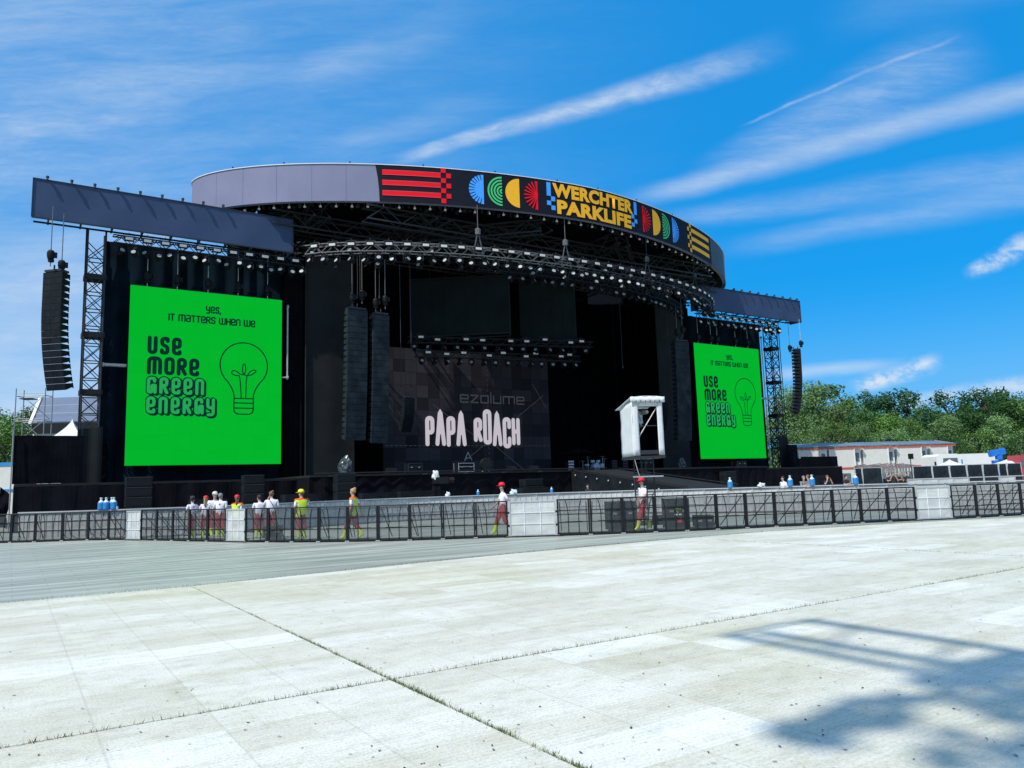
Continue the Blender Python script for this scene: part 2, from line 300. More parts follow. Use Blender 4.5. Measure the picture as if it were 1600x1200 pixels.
# ------------------------------------------------------------------ ground
def ground():
    m = mat('grass_ground', (.055, .085, .025), .95, .4, .8)
    b = MB(); b.quad((-1600, -1600, -.04), (1600, -1600, -.04), (1600, 1600, -.04), (-1600, 1600, -.04))
    tag(b.build('ground', m), kind='structure')
    # grey event floor between the white panels and the stage
    g = bpy.data.materials.new('grey_floor'); g.use_nodes = True; nt = g.node_tree; N = nt.nodes.new; L = nt.links.new
    p = nt.nodes['Principled BSDF']; p.inputs['Roughness'].default_value = .38; p.inputs['Specular IOR Level'].default_value = .22
    tc = N('ShaderNodeTexCoord'); mp = N('ShaderNodeMapping'); mp.inputs['Scale'].default_value = (.10, 1.5, 1); L(tc.outputs['Object'], mp.inputs[0])
    n1 = N('ShaderNodeTexNoise'); n1.inputs['Scale'].default_value = 1.6; n1.inputs['Detail'].default_value = 8; n1.inputs['Roughness'].default_value = .65; L(mp.outputs[0], n1.inputs['Vector'])
    br = N('ShaderNodeTexBrick'); br.inputs['Scale'].default_value = .42; br.inputs['Mortar Size'].default_value = .006; br.inputs['Color1'].default_value = (.96, .96, .96, 1); br.inputs['Color2'].default_value = (1.04, 1.04, 1.04, 1); br.inputs['Mortar'].default_value = (.86, .86, .86, 1)
    L(tc.outputs['Object'], br.inputs['Vector'])
    rp = N('ShaderNodeValToRGB'); rp.color_ramp.elements[0].position = .36; rp.color_ramp.elements[1].position = .64
    rp.color_ramp.elements[0].color = (.225, .25, .21, 1); rp.color_ramp.elements[1].color = (.465, .49, .415, 1)
    L(n1.outputs[0], rp.inputs[0])
    mx = N('ShaderNodeMix'); mx.data_type = 'RGBA'; mx.blend_type = 'MULTIPLY'; mx.inputs[0].default_value = 1; L(rp.outputs[0], mx.inputs[6]); L(br.outputs[0], mx.inputs[7])
    L(mx.outputs[2], p.inputs['Base Color'])
    rr = N('ShaderNodeMapRange'); rr.inputs[3].default_value = .36; rr.inputs[4].default_value = .6; L(n1.outputs[0], rr.inputs[0]); L(rr.outputs[0], p.inputs['Roughness'])
    b = MB(); b.quad((-75, -52, -.012), (80, -52, -.012), (80, 8, -.012), (-75, 8, -.012))
    o = b.build('grey_floor', g); o.location = W(0, 0); o.rotation_euler = (0, 0, ANG); tag(o, kind='structure')
    # white roll-out panels
    m = bpy.data.materials.new('white_panel'); m.use_nodes = True; nt = m.node_tree; N = nt.nodes.new; L = nt.links.new
    p = nt.nodes['Principled BSDF']; p.inputs['Roughness'].default_value = .6; p.inputs['Specular IOR Level'].default_value = .25
    tc = N('ShaderNodeTexCoord'); sx = N('ShaderNodeSeparateXYZ'); L(tc.outputs['Object'], sx.inputs[0])
    def mth(op, a, bb=None, c=None):
        n = N('ShaderNodeMath'); n.operation = op
        for i, q in enumerate((a, bb, c)):
            if q is None: continue
            if isinstance(q, (int, float)): n.inputs[i].default_value = q
            else: L(q, n.inputs[i])
        return n.outputs[0]
    u = mth('DIVIDE', mth('ADD', sx.outputs[0], 32.93), .765); v = mth('DIVIDE', mth('ADD', sx.outputs[1], 48.5), 1.17)
    def cell(a, c, seed):
        cb = N('ShaderNodeCombineXYZ'); L(mth('FLOOR', a), cb.inputs[0]); L(mth('FLOOR', c), cb.inputs[1]); cb.inputs[2].default_value = seed
        w = N('ShaderNodeTexWhiteNoise'); L(cb.outputs[0], w.inputs[0]); return w.outputs['Value']
    c1 = cell(mth('MULTIPLY', u, .5), mth('MULTIPLY', v, 2.0), 1.0); c2 = cell(mth('MULTIPLY', u, .34), mth('MULTIPLY', v, 3.2), 2.0)
    def noise(s, d=6, r=.6, scl=(1, 1, 1)):
        mp = N('ShaderNodeMapping'); mp.inputs['Scale'].default_value = scl; L(tc.outputs['Object'], mp.inputs[0])
        n = N('ShaderNodeTexNoise'); n.inputs['Scale'].default_value = s; n.inputs['Detail'].default_value = d; n.inputs['Roughness'].default_value = r; L(mp.outputs[0], n.inputs['Vector']); return n.outputs[0]
    def ramp(x, stops):
        r = N('ShaderNodeValToRGB'); e = r.color_ramp.elements
        while len(e) < len(stops): e.new(.5)
        for k, (pp, cc) in enumerate(stops): e[k].position = pp; e[k].color = tuple(cc)+(1,)
        L(x, r.inputs[0]); return r.outputs[0]
    def mix(f, a, bb, mode='MIX'):
        n = N('ShaderNodeMix'); n.data_type = 'RGBA'; n.blend_type = mode
        if isinstance(f, (int, float)): n.inputs[0].default_value = f
        else: L(f, n.inputs[0])
        for k, q in ((6, a), (7, bb)):
            if isinstance(q, tuple): n.inputs[k].default_value = q
            else: L(q, n.inputs[k])
        return n.outputs[2]
    base = ramp(noise(.35, 5), [(.25, (.69, .673, .58)), (.55, (.745, .732, .65)), (.8, (.775, .765, .695))])
    pan = ramp(c1, [(0, (.90, .895, .86)), (.5, (.97, .97, .955)), (.82, (1.0, 1.0, 1.0)), (.9, (1.05, 1.065, 1.10)), (1, (1.09, 1.11, 1.16))])
    pan2 = ramp(c2, [(0, (.925, .92, .87)), (.3, (.975, .98, .965)), (1, (1.02, 1.02, 1.02))])
    col = mix(1.0, mix(1.0, base, pan, 'MULTIPLY'), pan2, 'MULTIPLY')
    stain = ramp(noise(.8, 9, .70, (.7, 1.2, 1)), [(.36, (.84, .83, .77)), (.60, (1, 1, 1))])
    col = mix(.8, col, stain, 'MULTIPLY')
    moss = ramp(noise(.16, 6, .6), [(.50, (1, 1, 1)), (.75, (.88, .88, .74))]); col = mix(.9, col, moss, 'MULTIPLY')
    scuff = ramp(noise(4.5, 10, .76, (.75, 1.25, 1)), [(.38, (.84, .84, .80)), (.50, (1, 1, 1)), (.68, (1.06, 1.06, 1.06))]); col = mix(.85, col, scuff, 'MULTIPLY')
    grit = ramp(noise(55, 4, .75, (1, .7, 1)), [(.34, (.66, .66, .63)), (.52, (1, 1, 1)), (.7, (1.06, 1.06, 1.06))]); col = mix(.8, col, grit, 'MULTIPLY')
    fu = mth('ABSOLUTE', mth('SUBTRACT', mth('FRACT', u), .5)); line = mth('GREATER_THAN', fu, .489)
    fv = mth('ABSOLUTE', mth('SUBTRACT', mth('FRACT', v), .5)); line2 = mth('GREATER_THAN', fv, .4955)
    col = mix(mth('MULTIPLY', line, .22), col, (.30, .29, .25, 1)); col = mix(mth('MULTIPLY', line2, .07), col, (.30, .29, .25, 1))
    vo = N('ShaderNodeTexVoronoi'); vo.inputs['Scale'].default_value = 5.5; L(tc.outputs['Object'], vo.inputs['Vector'])
    sp = mth('MULTIPLY', mth('LESS_THAN', vo.outputs['Distance'], .085), mth('GREATER_THAN', noise(2.1, 3), .5))
    col = mix(mth('MULTIPLY', sp, .3), col, (.16, .15, .12, 1))
    rib = mth('SINE', mth('MULTIPLY', sx.outputs[1], 2*pi/.055)); ribu = mth('SINE', mth('MULTIPLY', sx.outputs[0], 2*pi/.085))
    ribh = mth('MULTIPLY', mth('ADD', mth('MULTIPLY', rib, .5), mth('MULTIPLY', ribu, .12)), noise(2.3, 3))
    rc = mth('MULTIPLY_ADD', rib, mth('MULTIPLY', noise(1.7, 4), .035), .985)
    cb = N('ShaderNodeCombineColor'); [L(rc, cb.inputs[i]) for i in range(3)]; col = mix(1.0, col, cb.outputs[0], 'MULTIPLY')
    L(col, p.inputs['Base Color'])
    bp = N('ShaderNodeBump'); bp.inputs['Strength'].default_value = .35; bp.inputs['Distance'].default_value = .008
    L(mth('ADD', ribh, mth('MULTIPLY', noise(6, 5), 1.2)), bp.inputs['Height']); L(bp.outputs[0], p.inputs['Normal'])
    edge = [(-75, -39.4), (-36, -39.46), (-33, -39.5), (-29, -39.1), (-25.4, -38.8), (-20, -38.75), (-16, -38.95), (-11, -40.1), (-6.2, -41.9), (-1, -44.3), (4, -47.4), (5.4, -48.47)]
    def ev(x):
        for (a, b_), (c, d) in zip(edge, edge[1:]):
            if a <= x <= c: return b_+(d-b_)*(x-a)/(c-a)
        return -49
    US = [-75, -59.73, -46.33, -32.93, -19.5, -6.1, 7.3, 20.7, 40]; VS = [None, -48.5, -58, -67.5, -80]
    b = MB()
    for i in range(len(US)-1):
        u0, u1 = US[i]+.022, US[i+1]-.022
        for j in range(len(VS)-1):
            v1, v0 = VS[j], VS[j+1]+.009
            if v1 is None:
                us = [u0]+[e[0] for e in edge if u0 < e[0] < u1]+[u1]
                us = [x for x in us if x <= 5.3]
                if len(us) < 2: continue
                poly = [(us[0], v0, -.03), (us[-1], v0, -.03)]+[(x, ev(x), -.03) for x in us[::-1]]
            else: poly = [(u0, v0, -.03), (u1, v0, -.03), (u1, v1-.009, -.03), (u0, v1-.009, -.03)]
            b.slab(poly, (0, 0, .03))
    o = b.build('panel_flooring', m); o.location = W(0, 0); o.rotation_euler = (0, 0, ANG); tag(o, kind='structure')
    # grass growing in the joints
    gm = mat('joint_grass', (.065, .12, .022), .8, .5, 9); g2 = mat('joint_grass_dry', (.15, .13, .06), .9, .3, 9)
    r = random.Random(3); b = MB()
    def blade(x, y, h, mi):
        a = r.uniform(0, 2*pi); w = .0035; lx, ly = cos(a)*w, sin(a)*w; tx, ty = r.uniform(-.5, .5)*h, r.uniform(-.5, .5)*h
        b.add([(x-lx, y-ly, -.04), (x+lx, y+ly, -.04), (x+tx*.5+lx*.7, y+ty*.5+ly*.7, -.04+h*.6), (x+tx, y+ty, -.04+h)], [(0, 1, 2), (0, 2, 3)], mi)
    for k in range(6200):
        v = -39.6-r.random()**.8*13.5; near = min(1, max(.15, (-v-40)/9)); d = r.random()
        if r.random() > .25+.75*near: continue
        if sin(v*5.1)+sin(v*2.3+1)+.8*sin(v*11.7) < r.uniform(-2.2, 1.2): continue
        blade(-32.93+r.gauss(0, .014), v, r.uniform(.034, .062)*(.7+.5*near), 0 if d < .85 else 1)
    cl = [r.uniform(-38, -15) for _ in range(60)]
    for k in range(3600):
        x = r.gauss(r.choice(cl), .35) if r.random() < .7 else r.uniform(-38, -14)
        blade(x, -48.5+r.gauss(0, .008), r.uniform(.035, .085), 0 if r.random() < .45 else 1)
    for k in range(1500): blade(-19.5+r.gauss(0, .012), -40-r.random()*9, r.uniform(.04, .07), 0 if r.random() < .6 else 1)
    for k in range(3800):
        x = -36+r.random()**.8*26; blade(x, ev(x)+abs(r.gauss(0, .03)), r.uniform(.04, .09), 0 if r.random() < .35 else 1)
    o = b.build('joint_grass', [gm, g2], fix=False); o.location = W(0, 0); o.rotation_euler = (0, 0, ANG)
    tag(o, 'short grass sprouting from the joints between the white floor panels', 'grass', kind='stuff')
    # litter: leaf scraps on the white floor, paper scraps along the barrier
    lm = mat('leaf_scrap', (.045, .038, .03), .9, .5, 20); pm = mat('paper_scrap', (.68, .68, .60), .8, .2, 20); b = MB()
    def scrap(x, y, s, mi):
        a = r.uniform(0, pi); n = 5; P = []
        for k in range(n): q = 2*pi*k/n; d = s*r.uniform(.5, 1); P.append((x+cos(a)*cos(q)*d-sin(a)*sin(q)*d*.45, y+sin(a)*cos(q)*d+cos(a)*sin(q)*d*.45, .004+r.random()*.006))
        b.add(P, [tuple(range(n))], mi)
    for k in range(620):
        y = 4.3+20*r.random()**2.1; x = r.uniform(-.72, .72)*y*1.0
        q = UV(Vector((x, y, 0)))
        if q.y < ev(q.x)-.05: scrap(x, y, r.uniform(.008, .024), 0)
    o = b.build('leaf_litter', [lm], fix=False); tag(o, 'small dark leaf scraps scattered over the white floor panels', 'litter', kind='stuff')
    b = MB()
    for k in range(240):
        px = r.uniform(0, 1600); q = gx(px, r.uniform(24.5, 33)); s = UV(q)
        if s.y > ev(s.x)+.2: b0 = q; scrap(b0.x, b0.y, r.uniform(.015, .05), 0)
    for v in range(len(b.v)): b.v[v] = (b.v[v][0], b.v[v][1], b.v[v][2]-.010)
    o = b.build('paper_litter', [pm], fix=False); tag(o, 'pale paper scraps on the grey floor along the barriers', 'litter', kind='stuff')
ground()

# ------------------------------------------------------------------ stroke lettering
def arc_pts(c, r, a0, a1, n=10, ry=None): return [(c[0]+r*cos(radians(a0+(a1-a0)*k/n)), c[1]+(ry or r)*sin(radians(a0+(a1-a0)*k/n))) for k in range(n+1)]
def rounded(pts, r, closed=False, n=4):
    if len(pts) < 3: return list(pts)
    out = []; m = len(pts)
    for i, p in enumerate(pts):
        if not closed and i in (0, m-1): out.append(p); continue
        a, c = Vector(pts[i-1]), Vector(pts[(i+1) % m]); p = Vector(p); da, dc = a-p, c-p
        q = min(r, da.length*.5, dc.length*.5); A = p+da.normalized()*q; B = p+dc.normalized()*q
        for k in range(n+1): t = k/n; v = A*(1-t)**2+p*2*t*(1-t)+B*t*t; out.append((v.x, v.y))
    if closed: out.append(out[0])
    return out
GL = {  # width, strokes in a unit-high box
 'U': (.5, [[(0, 1), (0, 0), (.5, 0), (.5, 1)]]), 'S': (.46, [[(.46, .82), (.46, 1), (0, 1), (0, .55), (.46, .45), (.46, 0), (0, 0), (0, .18)]]),
 'E': (.5, [[(.02, .45), (.5, .45), (.5, 1), (0, 1), (0, 0), (.5, 0), (.5, .14)]]), 'M': (.84, [[(0, 0), (0, 1), (.84, 1), (.84, 0)], [(.42, 1), (.42, 0)]]),
 'O': (.5, [[(0, 0), (0, 1), (.5, 1), (.5, 0), 'c']]), 'R': (.5, [[(0, 0), (0, 1), (.48, 1), (.48, .5), (0, .5)], [(.2, .5), (.5, 0)]]),
 'G': (.52, [[(.5, .8), (.5, 1), (0, 1), (0, 0), (.3, 0), (.3, .5), (.56, .5)], [(.56, .5), (.56, 0)]]), 'N': (.5, [[(0, 0), (0, 1), (.5, 1), (.5, 0)]]),
 'Y': (.5, [[(0, 1), (0, .4), (.5, .4)], [(.5, 1), (.5, -.12), (.05, -.12)]]), 'I': (.0, [[(0, 0), (0, 1)]]), 'T': (.46, [[(0, 1), (.46, 1)], [(.23, 1), (.23, 0)]]),
 'A': (.5, [[(.02, 1), (.5, 1), (.5, 0), (0, 0), (0, .5), (.5, .5)]]), 'W': (.84, [[(0, 1), (0, 0), (.84, 0), (.84, 1)], [(.42, 1), (.42, 0)]]),
 'H': (.5, [[(0, 0), (0, 1)], [(.5, 0), (.5, 1)], [(0, .5), (.5, .5)]]), ',': (.0, [[(0, .08), (-.06, -.2)]]), ' ': (.22, []),
 'P': (.48, [[(0, 0), (0, 1), (.48, 1), (.48, .45), (0, .45)]]), 'C': (.5, [[(.5, .72), (.5, 1), (0, 1), (0, 0), (.5, 0), (.5, .28)]]),
 'a': (.62, [[(0, 0), (.31, 1), (.62, 0)], [(.12, .33), (.5, .33)]]),
 'e': (.7, [[(.05, .5), (.7, .5), (.7, 1), (0, 1), (0, 0), (.7, 0)]]), 's': (.7, [[(0, 1), (.7, 1), (0, 0), (.7, 0)]]), 'o': (.7, [[(0, 0), (0, 1), (.7, 1), (.7, 0), 'c']]),
 'l': (0, [[(0, 0), (0, 1.45)]]), 'u': (.7, [[(0, 1), (0, 0), (.7, 0), (.7, 1)]]), 'm': (1.1, [[(0, 0), (0, 1), (1.1, 1), (1.1, 0)], [(.55, 1), (.55, 0)]]),
}
class Ink:
    """flat strokes drawn in a plane (x right, y up); every stroke lies a hair above the one before"""
    def __init__(s, place): s.b = MB(); s.place = place; s.lift = 0.0
    def stroke(s, pts, w, closed=False, cap=True, lift=None):
        P = [Vector(p) for p in pts]; P = [p for i, p in enumerate(P) if i == 0 or (p-P[i-1]).length > 1e-5]
        if closed and (P[0]-P[-1]).length < 1e-5: P.pop()
        n = len(P); h = w/2; L_, R_ = [], []
        for i in range(n):
            a = P[i-1] if (i or closed) else P[i]; c = P[(i+1) % n] if (i < n-1 or closed) else P[i]
            d0 = (P[i]-a); d1 = (c-P[i])
            if d0.length < 1e-9: d0 = d1
            if d1.length < 1e-9: d1 = d0
            d0, d1 = d0.normalized(), d1.normalized(); n0 = Vector((-d0.y, d0.x)); n1 = Vector((-d1.y, d1.x)); mm = (n0+n1)
            mm = mm.normalized() if mm.length > 1e-6 else n0; k = min(1.6, 1/max(.35, mm.dot(n0)))
            L_.append(P[i]+mm*h*k); R_.append(P[i]-mm*h*k)
        s.lift += .0025; z = s.lift if lift is None else lift
        vs = [s.place(p.x, p.y, z) for p in L_]+[s.place(p.x, p.y, z) for p in R_]
        fs = [(i, (i+1) % n, n+(i+1) % n, n+i) for i in range(n if closed else n-1)]
        s.b.add(vs, fs)
        if cap and not closed:
            for e, q in ((0, 1), (n-1, n-2)):
                d = (P[e]-P[q]).normalized(); nn = Vector((-d.y, d.x))
                ring = [P[e]+nn*h*cos(radians(t))+d*h*sin(radians(t)) for t in range(0, 181, 30)]
                s.b.add([s.place(p.x, p.y, z) for p in ring], [tuple(range(len(ring)))])
    def poly(s, pts):
        s.lift += .0025; s.b.add([s.place(x, y, s.lift) for x, y in pts], [tuple(range(len(pts)))])
    def text(s, t, x, y, h, w, gap=.22, wid=1.0, rr=.2, dx=0, dy=0, fit=None, jitter=None):
        asp = wid
        if fit:
            tot = sum(GL[c][0] for c in t); g = (len(t)-1)*gap*h; asp = (fit-w-g)/(tot*h); x += w/2
        for k, c in enumerate(t):
            gw, st = GL[c]; hh, yy = h, y
            if jitter: hh = h*jitter[k][0]; yy = y+h*jitter[k][1]
            for q in st:
                cl = q[-1] == 'c'; pts = [(x+px*h*asp+dx, yy+py*hh+dy) for px, py in (q[:-1] if cl else q)]
                s.stroke(rounded(pts, rr*h, cl), w, cl)
            x += gw*h*asp+gap*h
        return x

# ------------------------------------------------------------------ main stage
def main_stage():
    t = sthing('festival_stage', 'black main stage platform with cloth skirts below the round roof', 'stage', (1.6, -8, 0)); o = (1.6, -8, 0)
    b = MB(); b.slab([(-20.2, -7.6, 2.58), (-14, -8.5, 2.58), (17, -8.5, 2.58), (23, -7.6, 2.58), (23, 12.5, 2.58), (-20.2, 12.5, 2.58)], (0, 0, .13)); b.build('deck', M['deck'], t, o)
    b = MB()
    pts = [(-20.2, -7.55), (-14, -8.4), (17, -8.4), (23, -7.55)]
    for (a, c), (d, e) in zip(pts, pts[1:]): b.sheet(lambda i, j, a=a, c=c, d=d, e=e: (a+(d-a)*i, c+(e-c)*i+.05*sin(i*hypot(d-a, e-c)*5), 2.575*j), 60, 2)
    b.build('front_skirt', M['skirt'], t, o)
    for s, u0, u1 in (('l', -35.7, -20.25), ('r', 23.05, 38.3)):
        b = MB(); b.box(((u0+u1)/2, 1.0, 2.53), (u1-u0, 11.9, .14)); b.build('wing_deck', M['deck'], t, o)
        b = MB(); b.sheet(lambda i, j: (u0+(u1-u0)*i, -4.97+.04*sin(i*70), 2.455*j), 70, 2)
        ue = u0 if s == 'l' else u1; b.sheet(lambda i, j: (ue, -4.9+11*i, 2.455*j), 6, 2)
        b.build('wing_skirt', M['skirt'], t, o)
    for u in (-20.2, 23.0):
        b = MB(); b.sheet(lambda i, j: (u, -7.5+20*i, 2.575*j), 20, 2); b.build('side_skirt', M['skirt'], t, o)
    b = MB(); b.sheet(lambda i, j: (-36+74.5*i, 12.35+.06*sin(i*200), 2.6*j), 120, 1); b.build('rear_skirt', M['skirt'], t, o)
    # edge rail with cable lip
    b = MB(); b.tube([(-20, -7.95, 2.79), (-14, -8.62, 2.79), (2.9, -8.62, 2.79)], .05, 6); b.build('edge_pipe', M['black_metal'], t, o)
    # house walls behind and beside the opening
    b = MB(); b.sheet(lambda i, j: (-21+46*i, 12.3+.12*sin(i*160), 2.72+21.4*j), 120, 2); b.build('back_drape', M['black_cloth'], t, o)
    for u in (-19.6, 22.4):
        b = MB(); b.sheet(lambda i, j: (u+.08*sin(i*60), .7+11.5*i, 2.72+21.3*j), 40, 2); b.build('side_drape', M['black_cloth'], t, o)
    for u0, u1 in ((-18.05, -14.3), (17.2, 21.0)):
        b = MB(); b.sheet(lambda i, j: (u0+(u1-u0)*i, .03*sin(i*9), 2.72+16.6*j), 14, 6); b.tube([(u0, -.08, 2.72), (u0, -.08, 19.4)], .07)
        b.build('mesh_banner', M['scrim'], t, o)
    for u0, u1 in ((-19.5, -18.1), (21.05, 22.3)):
        b = MB(); b.sheet(lambda i, j: (u0+(u1-u0)*i, .45+.06*sin(i*25), 2.72+16.6*j), 12, 2); b.build('gap_drape', M['black_cloth'], t, o)
    for u0, u1, v, hh in ((-35.8, -32.4, -4.4, 2.68), (-33.2, -30.2, 1.25, 2.6), (on_v(1252, 716, -4.4).x, 38.4, -4.4, 1.05), (34.6, on_v(1246, 700, -1.0).x, -1.0, 2.5)):          # low side walls on the wings
        b = MB(); b.sheet(lambda i, j: (u0+(u1-u0)*i, v+.05*sin(i*12+j*2), 2.62+hh*j), 16, 4)
        if v < -4: b.sheet(lambda i, j: (u0 if u0 < 0 else u1, v+7*i, 2.62+hh*j), 6, 3)
        b.build('side_wall', M['black_cloth'], t, o)
    b = MB(); b.tube([(-35.85, -4.6, 0), (-35.85, -4.6, 5.6)], .04); b.tube([(-35.85, -3.1, 0), (-35.85, -3.1, 2.6)], .04)
    for z in (.5, 1.5, 2.5): b.tube([(-35.85, -4.6, z), (-35.85, -3.1, z)], .03)
    b.build('scaffold_leg', M['steel'], t, o)
    b = MB(); b.sheet(lambda i, j: (-35.9-.9*i*(1-.5*j)-.1*sin(j*6), -4.2+.2*i+.15*sin(i*5+j*5), .2+1.9*j+.4*i), 6, 6); b.build('loose_cloth', M['black_cloth'], t, o)
    b = MB()                                                  # sloping catwalk towards the audience with lamps along its edge
    b.slab([(-.6, -8.7, 2.52), (4.0, -8.7, 2.52), (4.0, -20.5, 1.0), (-.6, -20.5, 1.0)], (0, 0, .12)); b.build('catwalk', M['deck'], t, o)
    b = MB()
    for u in (-.62, 4.02): b.add([(u, -8.7, 0), (u, -20.5, 0), (u, -20.5, 1.1), (u, -8.7, 2.62)], [(0, 1, 2, 3)])
    b.add([(-.62, -20.5, 0), (4.02, -20.5, 0), (4.02, -20.5, 1.1), (-.62, -20.5, 1.1)], [(0, 1, 2, 3)]); b.build('catwalk_skirt', M['speaker_grey'], t, o)
    for k in range(9):
        v = -9.3-k*1.25; z = 2.36-(-v-8.7)*.129; b = MB(); b.lathe([(.0, -.05), (.05, -.04), (.055, .0), (.04, .02)], (-.70, v, z), 8, 'x'); b.build('edge_lamp', M['lens'], t, o)
    b = MB(); b.tube([(-.66, -8.7, 2.75), (-.66, -20.5, 1.25)], .05); b.tube([(4.06, -8.7, 2.75), (4.06, -20.5, 1.25)], .05); b.build('catwalk_rail', M['black_metal'], t, o)
    for k in range(7):
        u = -19+k*3.1; v = -8.0 if k < 2 else -8.65; b = MB(); b.box((u, v-.1, 2.62), (.28, .1, .1)); b.lathe([(.0, 0), (.05, 0), (.05, .06)], (u, v-.2, 2.62), 8, 'y'); b.build('foot_lamp', M['dim_steel'], t, o)
main_stage()
tag(MB().slab([(UV(at_depth(1105, 761, 50)).x, UV(at_depth(1105, 761, 50)).y, .0), (UV(at_depth(1345, 754, 47)).x, UV(at_depth(1345, 754, 47)).y, .0),
    (UV(at_depth(1345, 754, 49)).x, UV(at_depth(1345, 754, 49)).y, .0), (UV(at_depth(1105, 761, 52)).x, UV(at_depth(1105, 761, 52)).y, .0)], (0, 0, 1.12)).build('cable_barrier', M['black_plastic']),
    'long low black platform edge in the pit running right from the catwalk', 'platform')
_o = bpy.data.objects['cable_barrier']; _o.location = W(0, 0); _o.rotation_euler = (0, 0, ANG)

# ------------------------------------------------------------------ round roof
UC, VC, RU, RV, ZT, ZB, SN = 1.94, 3.35, 27.45, 13.2, 24.77, 22.02, 1.67
def roof_uv(th, off=0.0):
    c, s = cos(th), sin(th); p = lambda th: (UC+RU*math.copysign(abs(cos(th))**(2/SN), cos(th)), VC+RV*math.copysign(abs(sin(th))**(2/SN), sin(th)))
    a = p(th)
    if off:
        q, r = p(th-.004), p(th+.004); d = Vector((r[0]-q[0], r[1]-q[1])).normalized(); return (a[0]+d.y*off, a[1]-d.x*off)
    return a
_tab = []; _s = 0; _pp = None
for _k in range(3001):
    _th = radians(-170+165*_k/3000); _q = roof_uv(_th)
    if _pp: _s += hypot(_q[0]-_pp[0], _q[1]-_pp[1])
    _pp = _q; _tab.append((_s, _th))
def th_of_s(s):
    lo, hi = 0, len(_tab)-1
    while hi-lo > 1:
        mid = (lo+hi)//2
        if _tab[mid][0] < s: lo = mid
        else: hi = mid
    a, b = _tab[lo], _tab[hi]; t = (s-a[0])/max(1e-9, b[0]-a[0]); return a[1]+(b[1]-a[1])*t
def onfascia(s, z, lift):
    u, v = roof_uv(th_of_s(s), .05+lift); return (u, v, z)
def rect_ink(mb, s0, s1, z0, z1, lift, n=None):
    n = n or max(1, int((s1-s0)/.5)); mb.sheet(lambda i, j: onfascia(s0+(s1-s0)*i, z0+(z1-z0)*j, lift), n, 1)
def round_roof():
    o = (UC, VC, ZB); t = sthing('stage_roof', 'huge round stage roof with grey cloth fascia and a printed dark banner', 'roof', o)
    TH = [radians(-270+360*k/240) for k in range(241)]
    b = MB(); n = len(TH)-1; vs = []
    for th in TH[:-1]:
        a = roof_uv(th); c = roof_uv(th, -.35); vs += [(a[0], a[1], ZB), (a[0], a[1], ZT), (c[0], c[1], ZT), (c[0], c[1], ZB)]
    fs = []
    for k in range(n):
        q = (k+1) % n
        for j in range(4): fs.append((4*k+j, 4*k+(j+1) % 4, 4*q+(j+1) % 4, 4*q+j))
    b.add(vs, fs); f = b.build('fascia', M['fascia_grey'], t, o)
    b = MB()
    for k in range(n):
        a, c = roof_uv(TH[k], .03), roof_uv(TH[k+1], .03); b.bar((a[0], a[1], ZT+.01), (c[0], c[1], ZT+.01), .06, .05)
    b.build('top_trim', M['rim_white'], t, o)
    for k in range(14):
        th = radians(-160+k*12); a = roof_uv(th, -.1); bb = MB(); bb.tube([(a[0], a[1], ZT), (a[0], a[1], ZT+.16)], .04); bb.lathe([(.0, 0), (.06, .02), (.06, .08), (.0, .1)], (a[0], a[1], ZT+.14), 8); bb.build('trim_lug', M['dim_steel'], t, o)
    for s_ in [x for x in (1.2, 3.4, 5.9, 8.4, 10.8)]:
        b = MB(); p0, p1 = onfascia(s_, ZB+.02, -.048), onfascia(s_, ZT-.02, -.048); b.bar(p0, p1, .03, .006); b.build('cloth_seam', M['fascia_grey'], t, o)
    # banner with its print
    S0, S1 = 13.15, 48.6
    b = MB(); b.sheet(lambda i, j: (lambda p: (p[0], p[1], ZB-.01+(ZT-ZB)*j))(onfascia(S0+(S1-S0)*i-(.28*(1-j)**0*j**2 if i == 0 else 0), 0, -.022)), 130, 3)
    ban = b.build('banner', M['banner'], t, o)
    b = MB(); b.sheet(lambda i, j: (lambda p: (p[0], p[1], ZB-.01+(ZT-ZB)*j))(onfascia(S1+5.6*i, 0, -.025)), 26, 2); b.build('dark_end_cloth', mat('end_cloth', (.055, .062, .075), .6, .1, 1), t, o)
    P = lambda name, mb, m: mb.build(name, M[m], ban, o)
    H = ZT-ZB; zc = lambda f: ZB+H*f
    def zgrid(top, bot, k, nn): return zc(bot)+(zc(top)-zc(bot))*k/nn
    # red bars with chequer (left), yellow bars with chequer (right)
    ch = .385
    for (sa, sb, col, flip) in ((13.35, 17.55, 'red', False), (43.75, 47.95, 'yellow', True)):
        zt = zc(.93)
        for k in range(3):
            m = MB(); z1 = zt-ch*(2*k+.1) if not flip else zt-ch*(2*k+1.0); z1 = zt-.18-k*2*ch; rect_ink(m, sa, sb, z1-ch*.98, z1, .006); P('stripe', m, col)
            if not flip:
                m = MB(); e = .03
                rect_ink(m, sa, sb, z1-e, z1, .010); rect_ink(m, sa, sb, z1-ch*.98, z1-ch*.98+e, .010); P('stripe_edge', m, 'pink_edge')
        m = MB(); c0 = sb if not flip else sa-2*ch
        for r_ in range(7):
            for c in range(2):
                on = (r_+c) % 2 == 0 if not flip else (r_+c) % 2 == 1
                if on:
                    z1 = zt+.2-r_*ch; rect_ink(m, c0+c*ch+.015, c0+(c+1)*ch-.015, z1-ch+.015, z1-.015, .012, 1)
        P('chequer', m, col)
    R = 1.13
    def half(s_flat, sign, zc_):     # returns polar->(s,z)
        return lambda r, a: (s_flat+sign*r*cos(a)*1.0, zc_+r*sin(a))
    mid = zc(.50)
